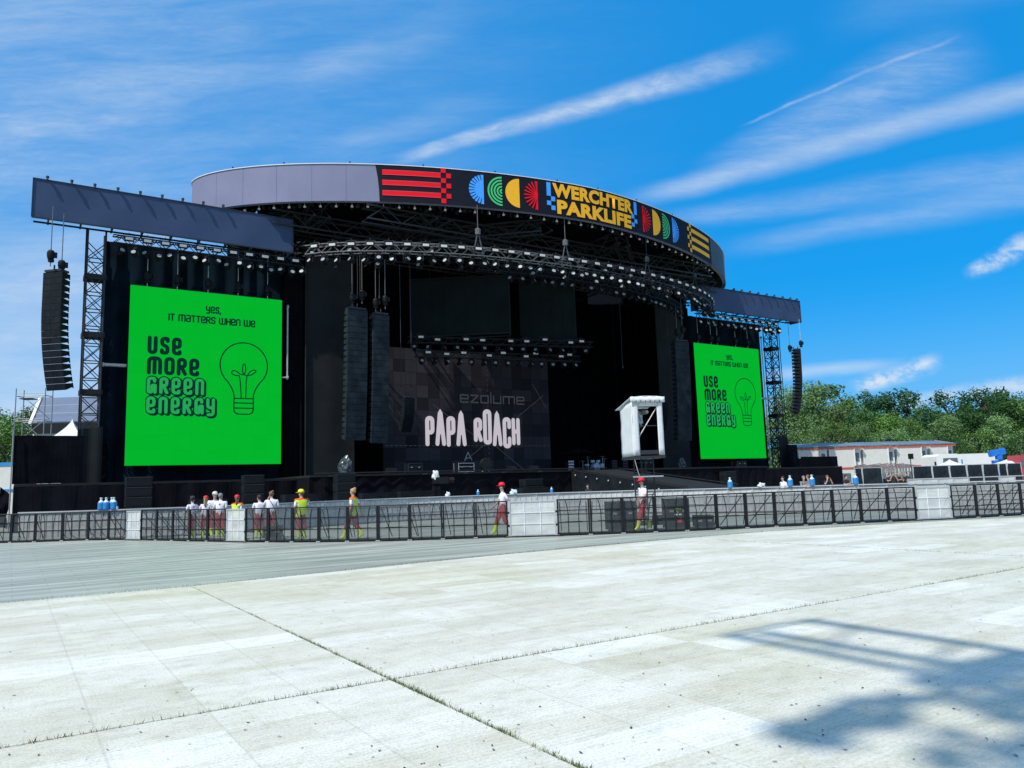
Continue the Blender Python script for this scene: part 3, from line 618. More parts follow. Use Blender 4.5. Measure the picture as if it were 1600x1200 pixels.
    def fan(mb, f, r0, r1, a0, a1, lift, n):
        for k in range(n):
            x0, x1 = a0+(a1-a0)*k/n, a0+(a1-a0)*(k+1)/n
            q = [f(r0, x0), f(r1, x0), f(r1, x1), f(r0, x1)]
            if r0 < 1e-6: q = q[1:]+[f(0, 0)]
            mb.add([onfascia(s, z, lift) for s, z in q], [tuple(range(len(q)))])
    for flat, sign, kind in ((20.76, -1, 'blue'), (22.19, -1, 'green'), (23.58, -1, 'yellow'), (25.09, -1, 'red'), (35.80, 1, 'red'), (37.22, 1, 'yellow'), (38.68, 1, 'green'), (40.24, 1, 'blue')):
        f = half(flat, sign, mid); m = MB(); h = pi/2
        if kind == 'yellow': fan(m, f, 0, R, -h, h, .006, 20)
        if kind == 'green':
            for k in range(5): fan(m, f, .06+k*.235, .06+k*.235+.135, -h, h, .006, 18)
        if kind == 'blue':
            for k in range(13):
                a0 = -h+pi*k/13; a1 = a0+pi/13; fan(m, f, 0, R*.62, a0, a1, .006, 2); fan(m, f, R*.62, R, a0+.035*(k > 0), a1-.035*(k < 12), .006, 2)
        if kind == 'red':
            m.add([onfascia(s, z, .006) for s, z in ((flat, mid-R), (flat+sign*.10, mid-R), (flat+sign*.10, mid+R), (flat, mid+R))], [(0, 1, 2, 3)])
            for k in range(11):
                a = -h*.9+h*1.8*k/10; d = .055; p0 = f(.0, a); p1 = f(R, a); nx, nz = -sin(a)*sign*0, 0
                ex, ez = -(p1[1]-p0[1]), (p1[0]-p0[0]); l = hypot(ex, ez); ex, ez = ex/l*d, ez/l*d
                m.add([onfascia(s, z, .009+k*.001) for s, z in ((p0[0]-ex*.6, p0[1]-ez*.6), (p1[0]-ex, p1[1]-ez), (p1[0]+ex, p1[1]+ez), (p0[0]+ex*.6, p0[1]+ez*.6))], [(0, 1, 2, 3)])
        P('half_disc', m, kind)
    # blue bar and chequer each side of the name
    for s0, sg in ((25.86, 1), (35.08, -1)):
        m = MB(); q = .37; w = .36
        rr = lambda a, b_, z0, z1: rect_ink(m, min(a, b_), max(a, b_), z0, z1, .006, 1)
        rr(s0, s0+sg*w, zc(.94)-1.08, zc(.94)); z = zc(.94)-1.1
        rr(s0+sg*w, s0+sg*2*w, z-q, z); rr(s0, s0+sg*w, z-2*q+.02, z-q); rr(s0+sg*w, s0+sg*2*w, z-3*q+.04, z-2*q+.02)
        P('name_bracket', m, 'blue')
    def words(txt, s0, s1, z0, h, m):
        cu = bpy.data.curves.new('lettering', 'FONT'); cu.body = txt; cu.size = 1; cu.offset = .052; cu.space_character = 1.06; cu.resolution_u = 4
        ob = bpy.data.objects.new('lettering', cu); me = bpy.data.meshes.new_from_object(ob); bpy.data.objects.remove(ob)
        xs = [v.co.x for v in me.vertices]; ys = [v.co.y for v in me.vertices]; x0, x1, y0, y1 = min(xs), max(xs), min(ys), max(ys)
        for v in me.vertices:
            p = onfascia(s0+(v.co.x-x0)/(x1-x0)*(s1-s0), z0+(v.co.y-y0)/(y1-y0)*h, .016); v.co = Vector(p)-Vector(o)
        me.materials.clear(); me.materials.append(m); q = bpy.data.objects.new('lettering', me); COL.objects.link(q); q.parent = ban
    words('WERCHTER', 26.36, 34.55, zc(.535), 1.13, M['yellow']); words('PARKLIFE', 26.72, 34.30, zc(.06), 1.13, M['yellow'])
    # roof skin, open strip added to let sun onto the video wall, soffit trusses
    bm = bmesh.new(); out = [bm.verts.new(Vector((*roof_uv(TH[k], -.3), ZT-.55))-Vector(o)) for k in range(0, 240, 2)]
    hole = [bm.verts.new(Vector((u, v, ZT-.55))-Vector(o)) for u, v in ((-20.2, 4.2), (-16.8, 4.35), (-6.2, 5.25), (-4.8, 6.3), (-20.2, 6.3))]
    es = [bm.edges.new((r[k], r[(k+1) % len(r)])) for r in (out, hole) for k in range(len(r))]
    bmesh.ops.triangle_fill(bm, use_beauty=True, edges=es)
    me = bpy.data.meshes.new('roof_skin'); bm.to_mesh(me); bm.free(); me.materials.append(M['black_cloth']); q = bpy.data.objects.new('roof_skin', me); COL.objects.link(q); q.parent = t
    b = MB(); b.slab([(-20.6, 4.1, 23.0), (-4.4, 5.2, 23.0), (-4.4, 5.2, ZT-.56), (-20.6, 4.1, ZT-.56)], (0, -.04, 0)); b.build('baffle', M['black_cloth'], t, o)  # cloth added to hide the sky seen through the open strip
    def truss(mb, a, c, w=.8, step=1.1, r=.05):
        a, c = Vector(a), Vector(c); d = (c-a); L_ = d.length; d.normalize(); sd = d.cross(Vector((0, 0, 1))).normalized()*w/2; up = Vector((0, 0, w/2))
        for i, j in ((1, 1), (1, -1), (-1, 1), (-1, -1)): mb.bar(a+sd*i+up*j, c+sd*i+up*j, r*2)
        k = int(L_/step)
        for q in range(k):
            p0 = a+d*L_*q/k; p1 = a+d*L_*(q+1)/k; s_ = 1 if q % 2 else -1
            for i in (1, -1): mb.bar(p0+sd*i+up*s_, p1+sd*i-up*s_, r)
            mb.bar(p0+sd*s_+up*1, p1-sd*s_+up*1, r)
    for u in (-18, -10, -2, 6, 14, 21):
        c = abs((u-UC)/RU); v0 = VC-RV*(1-c**SN)**(1/SN)+.9; b = MB(); truss(b, (u, v0, 21.75), (u+ (3 if u < 0 else -3)*0, 9, 21.75), 1.1, 1.3, .06); b.build('roof_truss', M['dim_steel'], t, o)
    for v, u0, u1 in ((-5.2, -15.5, 19.4), (-1.2, -21, 24.5), (3.6, -23, 26.5)):
        b = MB(); truss(b, (u0, v, 21.3), (u1, v, 21.3), 1.0, 1.3, .055); b.build('roof_truss', M['dim_steel'], t, o)
    for sg in (-1, 1):
        b = MB(); truss(b, (UC+sg*4, -8.2, 21.5), (UC+sg*19, 6, 21.5), .9, 1.2, .05); b.build('roof_truss', M['dim_steel'], t, o)
    # little lamps hanging all round the rim, and clutter of clamps
    S_end = 51.5; k = 0; s = 1.0
    while s < S_end:
        u, v = roof_uv(th_of_s(s), -.55); b = MB(); b.tube([(u, v, ZB), (u, v, ZB-.12)], .02, 5); b.lathe([(.0, 0), (.09, .01), (.10, .08), (.05, .13), (.0, .13)], (u, v, ZB-.26), 8); b.build('rim_lamp', M['strobe'], t, o); s += 1.13
    b = MB()
    for k in range(110):
        s = 1+k*.46; u, v = roof_uv(th_of_s(s), -.5-.5*rnd.random()); b.box((u, v, ZB-.05-.15*rnd.random()), (.12+.2*rnd.random(), .12, .1+.2*rnd.random()), rnd.random()*3)
    b.build('rim_clamp', M['black_metal'], t, o)
round_roof()
# ------------------------------------------------------------------ wing roofs, towers, drapes
def wing(side):
    L_ = side == 'left'; u0, u1 = (-35.5, -19.5) if L_ else (22.3, 38.15); o = ((u0+u1)/2, 0, 18.8); vf = -1.5
    t = sthing('wing_roof', 'grey canopy over the left screen with nine pipe brackets along its top' if L_ else 'grey canopy over the right screen with pipe brackets along its top', 'canopy', o, group='side canopies of the stage')
    b = MB(); n = 24
    b.sheet(lambda i, j: (u0+(u1-u0)*i, vf-.03*sin(i*pi*8)*sin(j*pi)-.12*(j-.5)**2*0, 18.85+2.45*j), 48, 6)
    for ue in (u0, u1): b.sheet(lambda i, j: (ue, vf+1.5*i, 18.85+2.45*j), 2, 2)
    b.build('fascia', M['wing_grey'], t, o, fix=False)
    b = MB(); b.slab([(u0+.02, vf+.03, 21.2), (u1-.02, vf+.03, 21.2), (u1-.02, vf+1.6, 21.2), (u0+.02, vf+1.6, 21.2)], (0, 0, .08)); b.build('roof_sheet', M['wing_grey'], t, o)
    b = MB(); b.bar((u0-.04, vf-.01, 21.32), (u1+.04, vf-.01, 21.32), .06); b.bar((u0-.02, vf-.03, 18.85), (u0-.02, vf-.03, 21.3), .05); b.bar((u1+.02, vf-.03, 18.85), (u1+.02, vf-.03, 21.3), .05); b.bar((u0, vf, 18.84), (u1, vf, 18.84), .08)
    b.build('edge_pipe', M['dim_steel'], t, o)
    b = MB()
    for k in range(9): x = u0+(u1-u0)*(k+.5)/9; b.bar((x, vf+.1, 18.98), (x, vf+1.5, 18.98), .1); b.bar((x, vf+.1, 20.9), (x, vf+1.5, 20.9), .1)
    for v in (vf+.4, vf+1.3): b.bar((u0+.1, v, 18.98), (u1-.1, v, 18.98), .1)
    for k in range(9): x = u0+(u1-u0)*(k+.5)/9; b.bar((x, vf+1.3, 18.95), (x, vf+1.3, 20.9), .08)
    b.build('under_frame', M['black_metal'], t, o)
    xs = [(74, 281), (112, 287), (148, 292), (184, 297), (219, 302), (253, 308), (285, 313), (317, 318), (348, 323)] if L_ else [(1145, 452), (1157, 453), (1170, 455), (1183, 457), (1196, 459), (1208, 461), (1221, 463), (1233, 465), (1243, 466)]
    for x, y in xs:
        u = on_v(x, y, vf).x; b = MB()
        b.tube([(u, vf+.5, 21.30), (u, vf, 21.40), (u, vf-.17, 21.44), (u, vf-.24, 21.36), (u, vf-.23, 21.22)], .055, 8); b.lathe([(.0, 0), (.09, .0), (.09, .12), (.0, .12)], (u, vf-.17, 21.40), 8)
        b.build('bracket', M['dim_steel'], t, o)
wing('left'); wing('right')

def tower(u, lab):
    o = (u, .4, 0); t = sthing('lattice_tower', lab, 'tower', o, group='lattice towers of the stage'); h = .52; ht = 19.0
    for i, j in ((-1, -1), (1, -1), (1, 1), (-1, 1)):
        b = MB(); b.tube([(u+i*h, .4+j*h, 0), (u+i*h, .4+j*h, ht)], .06, 8); b.build('chord', M['dim_steel'], t, o)
    b = MB(); c = [(-h, -h), (h, -h), (h, h), (-h, h)]
    z = .3
    while z < ht-1.2:
        for k in range(4):
            a, d = c[k], c[(k+1) % 4]
            b.bar((u+a[0], .4+a[1], z), (u+d[0], .4+d[1], z+1.05), .05); b.bar((u+d[0], .4+d[1], z), (u+a[0], .4+a[1], z+1.05), .05); b.bar((u+a[0], .4+a[1], z), (u+d[0], .4+d[1], z), .06)
        z += 1.12
    b.build('lacing', M['dim_steel'], t, o)
    for z in (8.4, 12.1, 15.9):
        b = MB()
        for k in range(4): a, d = c[k], c[(k+1) % 4]; b.bar((u+a[0]*1.08, .4+a[1]*1.08, z), (u+d[0]*1.08, .4+d[1]*1.08, z), .16, .3)
        b.build('collar', M['black_metal'], t, o)
    b = MB(); s_ = -1 if u < 0 else 1
    b.sheet(lambda i, j: (u+s_*(-.75+1.35*i), -.25-.05*sin(i*9), 2.3+3.9*j-.2*i), 10, 4); b.build('base_cloth', M['scrim'], t, o)
    b = MB(); b.bar((u-s_*.1, -.35, 0), (u-s_*.1, -.35, 5.5), .35, .12) if 0 else b.tube([(u+s_*.62, -.3, 0), (u+s_*.62, -.3, 19)], .045); b.build('cable_bundle', M['black_metal'], t, o)
tower(-31.85, 'dark lattice tower standing at the outer edge of the left screen')
tower(35.05, 'dark lattice tower standing at the outer edge of the right screen')

def wing_drape(u0, u1, lab):
    o = ((u0+u1)/2, 1.3, 2.6); b = MB()
    b.sheet(lambda i, j: (u0+(u1-u0)*i, 1.3+.13*sin(i*(u1-u0)*5.2+1.2*sin(i*17))*(1-.3*j), 2.6+16.2*j), 150, 3)
    me = b.mesh('wing_drape', M['dark_blue_drape'], o); q = bpy.data.objects.new('wing_drape', me); COL.objects.link(q); q.location = W(*o); q.rotation_euler = (0, 0, ANG); tag(q, lab, 'drape')
wing_drape(-31.2, -18.6, 'tall pleated dark blue drape hanging behind the left green screen'); wing_drape(21.6, 34.4, 'tall pleated dark blue drape hanging behind the right green screen')

# ------------------------------------------------------------------ green video screens
def screen_modules():
    nt = M['screen_green'].node_tree; N = nt.nodes.new; L = nt.links.new; p = nt.nodes['Principled BSDF']
    tc = N('ShaderNodeTexCoord'); mp = N('ShaderNodeMapping'); mp.inputs['Rotation'].default_value = (radians(90), 0, 0); L(tc.outputs['Object'], mp.inputs[0])
    br = N('ShaderNodeTexBrick'); br.offset = 0; br.inputs['Scale'].default_value = 1; br.inputs['Brick Width'].default_value = 1.0; br.inputs['Row Height'].default_value = 1.0; br.inputs['Mortar Size'].default_value = .012
    br.inputs['Color1'].default_value = (.985, .985, .985, 1); br.inputs['Color2'].default_value = (1.01, 1.01, 1.01, 1); br.inputs['Mortar'].default_value = (.95, .95, .95, 1); L(mp.outputs[0], br.inputs['Vector']); L(br.outputs[0], p.inputs['Emission Strength'])
screen_modules()
def video_screen(u0, lab, lab2):
    Wd, Hh, z0 = 9.99, 11.9, 3.724; o = (u0+Wd/2, 0, z0)
    t = sthing('video_screen', lab, 'screen', o, group='green side screens'); top = z0+Hh
    b = MB(); b.box((u0+Wd/2, .16, z0+Hh/2), (Wd, .3, Hh)); b.build('housing', M['black_plastic'], t, o)
    b = MB()
    for k in range(11): b.bar((u0+.1+k*(Wd-.2)/10, .34, z0), (u0+.1+k*(Wd-.2)/10, .34, top+.12), .08)
    b.bar((u0, .36, top+.1), (u0+Wd, .36, top+.1), .12); b.bar((u0, .36, z0+.1), (u0+Wd, .36, z0+.1), .12); b.build('frame', M['black_metal'], t, o)
    b = MB(); b.quad((u0, .004, z0), (u0+Wd, .004, z0), (u0+Wd, .004, top), (u0, .004, top)); p = b.build('panel', M['screen_green'], t, o)
    place = lambda x, y, l: (u0+x, .002-l*.55, top-y)              # x right, y DOWN from the top edge, metres
    def ink(): return Ink(lambda x, y, l: place(x, -y, l))
    fy = lambda f: -f*Hh; fx = lambda f: f*Wd
    def put(name, i, m): i.b.build(name, M[m], p, o)
    i = ink(); i.text('YES,', fx(.474), fy(.118), .40, .098, .12/.40, fit=1.02); put('lettering', i, 'screen_ink')
    i = ink(); i.text('IT MATTERS WHEN WE', fx(.236), fy(.181), .415, .098, .25, fit=fx(.574)); put('lettering', i, 'screen_ink')
    i = ink(); i.text('USE', fx(.113), fy(.372), .98, .25, .40, fit=fx(.212), rr=.28); put('lettering', i, 'screen_ink')
    i = ink(); i.text('MORE', fx(.113), fy(.487), .98, .25, .38, fit=fx(.327), rr=.28); put('lettering', i, 'screen_ink')
    for word, y, wd in (('GREEN', .596, .368), ('ENERGY', .706, .440)):
        i = ink(); i.text(word, fx(.110), fy(y), .92, .36, .42, fit=fx(wd), rr=.28, dx=.10, dy=-.07); i.text(word, fx(.110), fy(y), .92, .36, .42, fit=fx(wd), rr=.28); put('lettering', i, 'screen_ink')
        l0 = i.lift; i = ink(); i.lift = l0+.02; i.text(word, fx(.110)+.055, fy(y), .92, .205, .42, fit=fx(wd)-.11, rr=.28); put('lettering', i, 'screen_light')
    i = ink(); cx, cy, R = fx(.737), -4.98, 1.62; w = .085
    a0 = -38
    pts = [(cx+.66, -7.32)]+[(cx+.66, -7.05), (cx+.80, -6.62), (cx+1.12, -6.13)]+arc_pts((cx, cy), R, -40, 220, 40)+[(cx-1.12, -6.13), (cx-.80, -6.62), (cx-.66, -7.05), (cx-.66, -7.32)]
    i.stroke(rounded(pts, .3), w)
    i.stroke(rounded([(cx-.66, -7.32), (cx-.66, -8.42), (cx+.66, -8.42), (cx+.66, -7.32)], .38), w)
    for y in (-7.32, -7.64, -8.0): i.stroke([(cx-.66, y), (cx+.66, y)], w)
    i.stroke([(cx-.17, -7.32), (cx-.24, -6.2), (cx-.32, -5.72)], w*.9); i.stroke([(cx+.14, -7.32), (cx+.15, -6.2), (cx+.20, -5.72)], w*.9)
    fil = [(cx-.32, -5.72), (cx-.62, -5.72), (cx-.86, -5.58), (cx-.80, -5.36), (cx-.52, -5.40), (cx-.2, -5.66), (cx+.02, -5.62), (cx+.12, -5.30), (cx+.06, -4.86), (cx-.06, -4.88), (cx-.12, -5.25), (cx-.08, -5.6), (cx+.2, -5.72), (cx+.55, -5.6), (cx+.84, -5.38), (cx+.76, -5.24), (cx+.42, -5.36), (cx+.20, -5.72)]
    i.stroke(rounded(fil, .14), w*.9); put('bulb_drawing', i, 'screen_ink')
    return o
so_l = video_screen(-29.79, 'large green video screen beside the left lattice tower', '')
so_r = video_screen(22.39, 'smaller looking green video screen on the right beyond the white booth', '')
# steel stand-off pipes beside the screens
def pipes():
    for lab, segs in (('grey steel bar joining the left tower to the left green screen', [((-31.2, .3, 10.25), (-29.85, .3, 10.25))]),
                      ('pale bent steel pipe running down the right edge of the left green screen', [((-19.35, .1, 15.2), (-19.35, .1, 9.95)), ((-19.35, .1, 9.95), (-19.75, .1, 9.95))]),
                      ('pale thin steel pipe running down the right edge of the right green screen', [((33.1, .1, 17.0), (33.1, .1, 3.2))]),
                      ('grey steel bar joining the right green screen to the right tower', [((32.45, .3, 10.25), (34.4, .3, 10.25))])):
        b = MB(); p0 = segs[0][0]
        for a, c in segs: b.tube([a, c], .11 if len(segs) == 1 and a[2] == c[2] else .06, 8)
        for a, c in segs: b.lathe([(.15, -.05), (.15, .05)], a, 8, 'x')
        me = b.mesh('support_pipe', M['alu'], p0); q = bpy.data.objects.new('support_pipe', me); COL.objects.link(q); q.location = W(*p0); q.rotation_euler = (0, 0, ANG); tag(q, lab, 'pipe')
pipes()
def hoist_proto():
    t = thing('chain_hoist', 'x', 'hoist', (0, 0, 0))
    b = MB(); b.lathe([(.0, -.30), (.17, -.28), (.21, -.1), (.21, .12), (.15, .24), (.0, .26)], (0, 0, 0), 12); b.box((.2, 0, -.02), (.26, .22, .30)); b.lathe([(.0, -.5), (.15, -.46), (.18, -.34), (.0, -.3)], (.02, 0, 0), 10); b.build('motor', M['black_plastic'], t)
    b = MB(); b.tube([(0, 0, .2), (0, 0, .36)], .035, 6); b.build('hook', M['dim_steel'], t)
    return t
HO = hoist_proto(); _hused = [0]
def hoist(uvz, chain, lab, group, scale=1.0):
    p = W(*uvz)
    if not _hused[0]: h = HO; h.location = p; h['label'] = lab; h['group'] = group; _hused[0] = 1
    else: h = dup(HO, p, ANG, lab, group)
    for c in list(h.children):
        if c.name.startswith('chain'): bpy.data.objects.remove(c)
    b = MB(); b.tube([(0, 0, .3), (0, 0, chain)], .028, 5); b.tube([(0, 0, -.4), (0, 0, -.75)], .03, 5); b.build('chain', M['truss_steel'] if uvz[1] > -4.5 and uvz[2] < 16.3 else M['alu'], h)
    return h
HO_SRC = []
for k, x in enumerate((230, 277, 325, 372, 418)):
    p = on_v(x, 446+k*3.2, .1); hoist((p.x, .1, 16.35), 2.6, ORD[k]+' chain hoist from the left above the left green screen', 'chain hoists above the side screens')
for k, x in enumerate((1091, 1111, 1121, 1149, 1168)):
    p = on_v(x, 536, .1); hoist((p.x, .1, 16.35), 2.5, ORD[k]+' chain hoist from the left above the right green screen', 'chain hoists above the side screens')

# ------------------------------------------------------------------ line arrays
def line_array(uvz, n, w, h, d, rz, lab, curve, group=None, mats='black_plastic', top=True):
    t = sthing('line_array', lab, 'speaker', uvz, rz, group); y = z = 0.0; ang = 0.0
    for k in range(n):
        ang = curve(k/(n-1))                     # tilt (radians), 0 = facing level
        b = MB(); c, s = cos(ang), sin(ang)
        P = lambda x, yy, zz: (x, y+yy*c-zz*s, z+yy*s+zz*c)
        hb = h*.62
        f = [(-w/2, 0, 0), (w/2, 0, 0), (w/2, 0, -h+.010), (-w/2, 0, -h+.010)]; r_ = [(-w/2+.02, d, -(h-hb)/2), (w/2-.02, d, -(h-hb)/2), (w/2-.02, d, -h+.02+(h-hb)/2), (-w/2+.02, d, -h+.02+(h-hb)/2)]
        b.add([P(*q) for q in f+r_], [(0, 1, 2, 3), (7, 6, 5, 4), (0, 4, 5, 1), (1, 5, 6, 2), (2, 6, 7, 3), (3, 7, 4, 0)])
        cab = b.build('cabinet', M[mats], t)
        b = MB()
        for sg in (-1, 1): b.add([P(sg*w*.25-w*.225, -.012, -.03), P(sg*w*.25+w*.225, -.012, -.03), P(sg*w*.25+w*.225, -.012, -h+.055), P(sg*w*.25-w*.225, -.012, -h+.055)], [(0, 1, 2, 3)])
        b.build('grille', M['array_grey' if mats == 'array_grey' else 'speaker_grey'], cab)
        b = MB()
        b.bar(P(w/2-.02, d*.98, -h*.15), P(w/2-.02, d*.98, -h*.95), .05)
        b.build('rigging_plate', M['black_metal'], cab)
        y += h*s; z -= h*c
    b = MB(); b.box((0, d*.5, .1), (w*.85, d*1.1, .12)); b.tube([(0, .1, .15), (0, .1, .45)], .05); b.tube([(0, d*.9, .15), (0, d*.9, .45)], .05); b.build('flying_frame', M['dim_steel'], t)
    return t
# P(): cabinet tilts forward-down so that lower boxes swing back under the hang
line_array((-34.3, -3.0, 15.15), 18, 1.30, .395, .62, -.75, 'long black hanging line array at the far left outside the left tower', lambda f: .0+.28*max(0, f-.3)/.7, 'outer hanging line arrays')
line_array((37.2, -1.6, 15.55), 18, 1.30, .395, .62, .95, 'long black hanging line array at the far right outside the right tower', lambda f: .02+.24*max(0, f-.35)/.65, 'outer hanging line arrays')
hoist((-34.45, -3.2, 16.15), 3.0, 'upper chain hoist above the far left hanging line array', 'chain hoists above the outer line arrays')
hoist((-33.85, -2.7, 15.75), 3.2, 'lower chain hoist above the far left hanging line array', 'chain hoists above the outer line arrays')
hoist((37.4, -1.8, 16.4), 2.7, 'chain hoist on the right above the far right hanging line array', 'chain hoists above the outer line arrays')
hoist((36.2, -1.2, 15.9), 3.0, 'chain hoist beside the right tower, left of the far right line array', 'chain hoists above the outer line arrays')
for (u, v, zt, n, rz, lab) in ((-15.55, -4.0, 14.5, 22, .08, 'wide grey line array hung left of the stage opening, nearer the left screen'), (-13.75, -4.0, 14.3, 22, .08, 'grey line array hung left of the stage opening, nearer the band backdrop'),
                            (16.6, -4.0, 14.6, 22, -.2, 'grey line array hung right of the stage opening beside the right screen')):
    line_array((u, v, zt), n, 1.55 if u in (-15.55, 16.6) else 1.3, .425, .7, rz, lab, lambda f: .10*f, 'inner hanging line arrays', 'array_grey')
    for q, du in enumerate((-.35, .4)): hoist((u+du, v+.2, zt+.95+.3*q), 3.0 if v > -5 else 2, ('left' if du < 0 else 'right')+' hoist on the '+lab.split(',')[0][:60].replace('wide ', ''), 'chain hoists above the inner line arrays')
_p = on_v(640, 622, -.5); line_array((_p.x, -.5, _p.z), 11, .95, .25, .5, .15, 'small curved line array hanging left of the band backdrop', lambda f: -.05+.55*f, 'small hanging arrays', 'speaker_grey')
_p = on_v(1036, 628, -.5); line_array((_p.x, -.5, _p.z), 11, .95, .27, .5, -.15, 'small curved line array hanging right of the white booth', lambda f: -.05+.55*f, 'small hanging arrays', 'speaker_grey')

# ------------------------------------------------------------------ hung black cubes, LED wall
def cube(name_lab, a, c, z0, z1, depth):
    o = (a[0], a[1], z0); t = sthing('hanging_screen_box', name_lab, 'screen box', o, group='black boxes hung in the stage opening'); A, C_ = Vector((*a, 0)), Vector((*c, 0)); d = (C_-A).normalized(); nrm = Vector((-d.y, d.x, 0))*depth
    P = lambda p, z: (p.x, p.y, z); Q = [A, C_, C_+nrm, A+nrm]
    b = MB(); b.slab([P(p, z0) for p in Q], (0, 0, z1-z0)); b.build('housing', mat('box_face', (.012, .018, .020), .6, .25, .5, spec=.08), t, o)
    b = MB()
    for p, q in ((Q[0], Q[1]), (Q[1], Q[2])): b.bar(P(p, z0-.12), P(q, z0-.12), .14); b.bar(P(p, z1+.08), P(q, z1+.08), .12)
    b.bar(P(Q[0], z0-.4), P(Q[1], z0-.4), .07)
    for q in (Q[0], Q[1]): b.bar(P(q, z0-.42), P(q, z0-.1), .07)
    for q in (Q[0], Q[1], Q[2]): b.bar(P(q+nrm*.02, z0-.1), P(q+nrm*.02, z1+.1), .09)
    b.build('frame', M['black_metal'], t, o)
    b = MB(); L_ = (C_-A).length
    for k in range(1, int(L_/1.0)): p = A+d*k-nrm*.004; b.bar(P(p, z0+.02), P(p, z1-.02), .012)
    b.build('panel_seams', M['black_plastic'], t, o)
    b = MB()
    for p in (Q[0]*.8+Q[1]*.2, Q[0]*.2+Q[1]*.8): b.tube([P(p+nrm*.5, z1), P(p+nrm*.5, 21.5)], .025, 5)
    b.build('cable', M['dim_steel'], t, o)
cube('wide black box hanging above the band backdrop, left one of two', (-6.9, 5.6), (.2, .4), 15.05, 20.0, 1.2)
cube('narrower black box hanging above the stage, right one of two', (3.2, 3.2), (7.6, .5), 15.0, 20.3, 3.0)

def led_wall():
    m = bpy.data.materials.new('led_tiles'); m.use_nodes = True; nt = m.node_tree; N = nt.nodes.new; L = nt.links.new
    p = nt.nodes['Principled BSDF']; p.inputs['Roughness'].default_value = .7; p.inputs['Specular IOR Level'].default_value = .1
    tc = N('ShaderNodeTexCoord'); mp = N('ShaderNodeMapping'); mp.inputs['Rotation'].default_value = (radians(90), 0, 0); L(tc.outputs['Object'], mp.inputs[0])
    br = N('ShaderNodeTexBrick'); br.offset = 0; br.inputs['Scale'].default_value = 1.0; br.inputs['Brick Width'].default_value = 1.15; br.inputs['Row Height'].default_value = 1.15; br.inputs['Mortar Size'].default_value = .018
    br.inputs['Color1'].default_value = (.062, .055, .065, 1); br.inputs['Color2'].default_value = (.022, .020, .026, 1); br.inputs['Mortar'].default_value = (.02, .02, .02, 1)
    L(mp.outputs[0], br.inputs['Vector']); L(br.outputs[0], p.inputs['Base Color'])
    u0, u1, z0, z1, v = -8.5, 9.6, 3.0, 14.4, 8.0; o = (.6, v, z0)
    t = sthing('led_backdrop', 'dark video wall at the back of the stage showing PAPA ROACH', 'video wall', o)
    b = MB(); b.box(((u0+u1)/2, v+.2, (z0+z1)/2), (u1-u0, .36, z1-z0)); b.build('housing', m, t, o)
    def ink(): return Ink(lambda x, y, l: (x, v+.015-l*.6-.02, y))
    i = ink()
    for (x0, x1, y0, y1) in ((u0+.2, u1-.3, 5.52, 5.52),):
        k = x0
        while k < x1: i.stroke([(k, y0), (k+.26, y0)], .05, cap=False, lift=.004); k += .46
    i.stroke([(-1.9, 3.0), (8.9, 10.6)], .055, cap=False); i.stroke([(7.6, 11.7), (9.2, 9.3)], .055, cap=False); i.stroke([(2.9, 5.6), (6.4, 3.05)], .055, cap=False); i.stroke([(2.2, 5.5), (-3.6, 9.3)], .05, cap=False)
    k = 3.2
    while k < 13: i.stroke([(2.3, k), (2.3, k+.22)], .05, cap=False); k += .5
    i.b.build('guide_lines', M['led_dim'], t, o)
    i = ink(); i.lift = .12; i.text('esolume', -.75, 9.62, .68, .14, .30/.68, fit=7.3, rr=.06); i.b.build('lettering', M['led_dim'], t, o)
    # hand-lettered band name: tall uneven letters
    i = ink(); i.lift = .24
    J = [(.92, .02), (1.26, .03), (.95, -.0), (1.24, .02), (1, 0), (.74, .18), (1.16, .08), (1.26, .02), (1.02, -.06), (.88, .06)]
    i.text('PaPa ROaCH', -4.45, 5.62, 2.55, .41, .19, fit=10.3, rr=.26, jitter=J); i.b.build('lettering', M['led_text'], t, o)
led_wall()

# ------------------------------------------------------------------ trusses and lamps
def truss_thing(pts, w, lab, cat_mat='dim_steel', hang=()):
    o = pts[0]; t = sthing('lighting_truss', lab, 'truss', o, group='lighting trusses of the stage'); ch = {k: MB() for k in range(4)}; br = MB()
    for a, c in zip(pts, pts[1:]):
        A, C_ = Vector(a), Vector(c); d = C_-A; L_ = d.length; d.normalize(); s = d.cross(Vector((0, 0, 1))).normalized()*w/2; up = Vector((0, 0, w/2)); ofs = (s+up, s-up, -s+up, -s-up)
        for k in range(4): ch[k].bar(A+ofs[k], C_+ofs[k], .065)
        n = max(1, round(L_/(w*1.05)))
        for q in range(n):
            p0, p1 = A+d*L_*q/n, A+d*L_*(q+1)/n; g = 1 if q % 2 else -1
            for e in (s, -s): br.bar(p0+e+up*g, p1+e-up*g, .04)
            br.bar(p0+s*g+up, p1-s*g+up, .04); br.bar(p0+s+up, p0-s+up, .04); br.bar(p0+s-up, p0-s-up, .04)
    for k in range(4): ch[k].build('chord', M[cat_mat], t, o)
    br.build('lacing', M[cat_mat], t, o)
    for p in hang:
        b = MB(); p = Vector(p)
        for dx in (-.45, .45): b.bar(p+Vector((dx, 0, -w/2)), p+Vector((dx*.15, 0, 1.35)), .06)
        b.bar(p+Vector((-.5, 0, 0)), p+Vector((.5, 0, 0)), .07); b.lathe([(.0, 1.3), (.2, 1.35), (.22, 1.75), (.0, 1.9)], p, 8); b.tube([p+Vector((0, 0, 1.8)), p+Vector((0, 0, 3.6))], .03, 5); b.build('hanger', M[cat_mat], t, o)
    return t
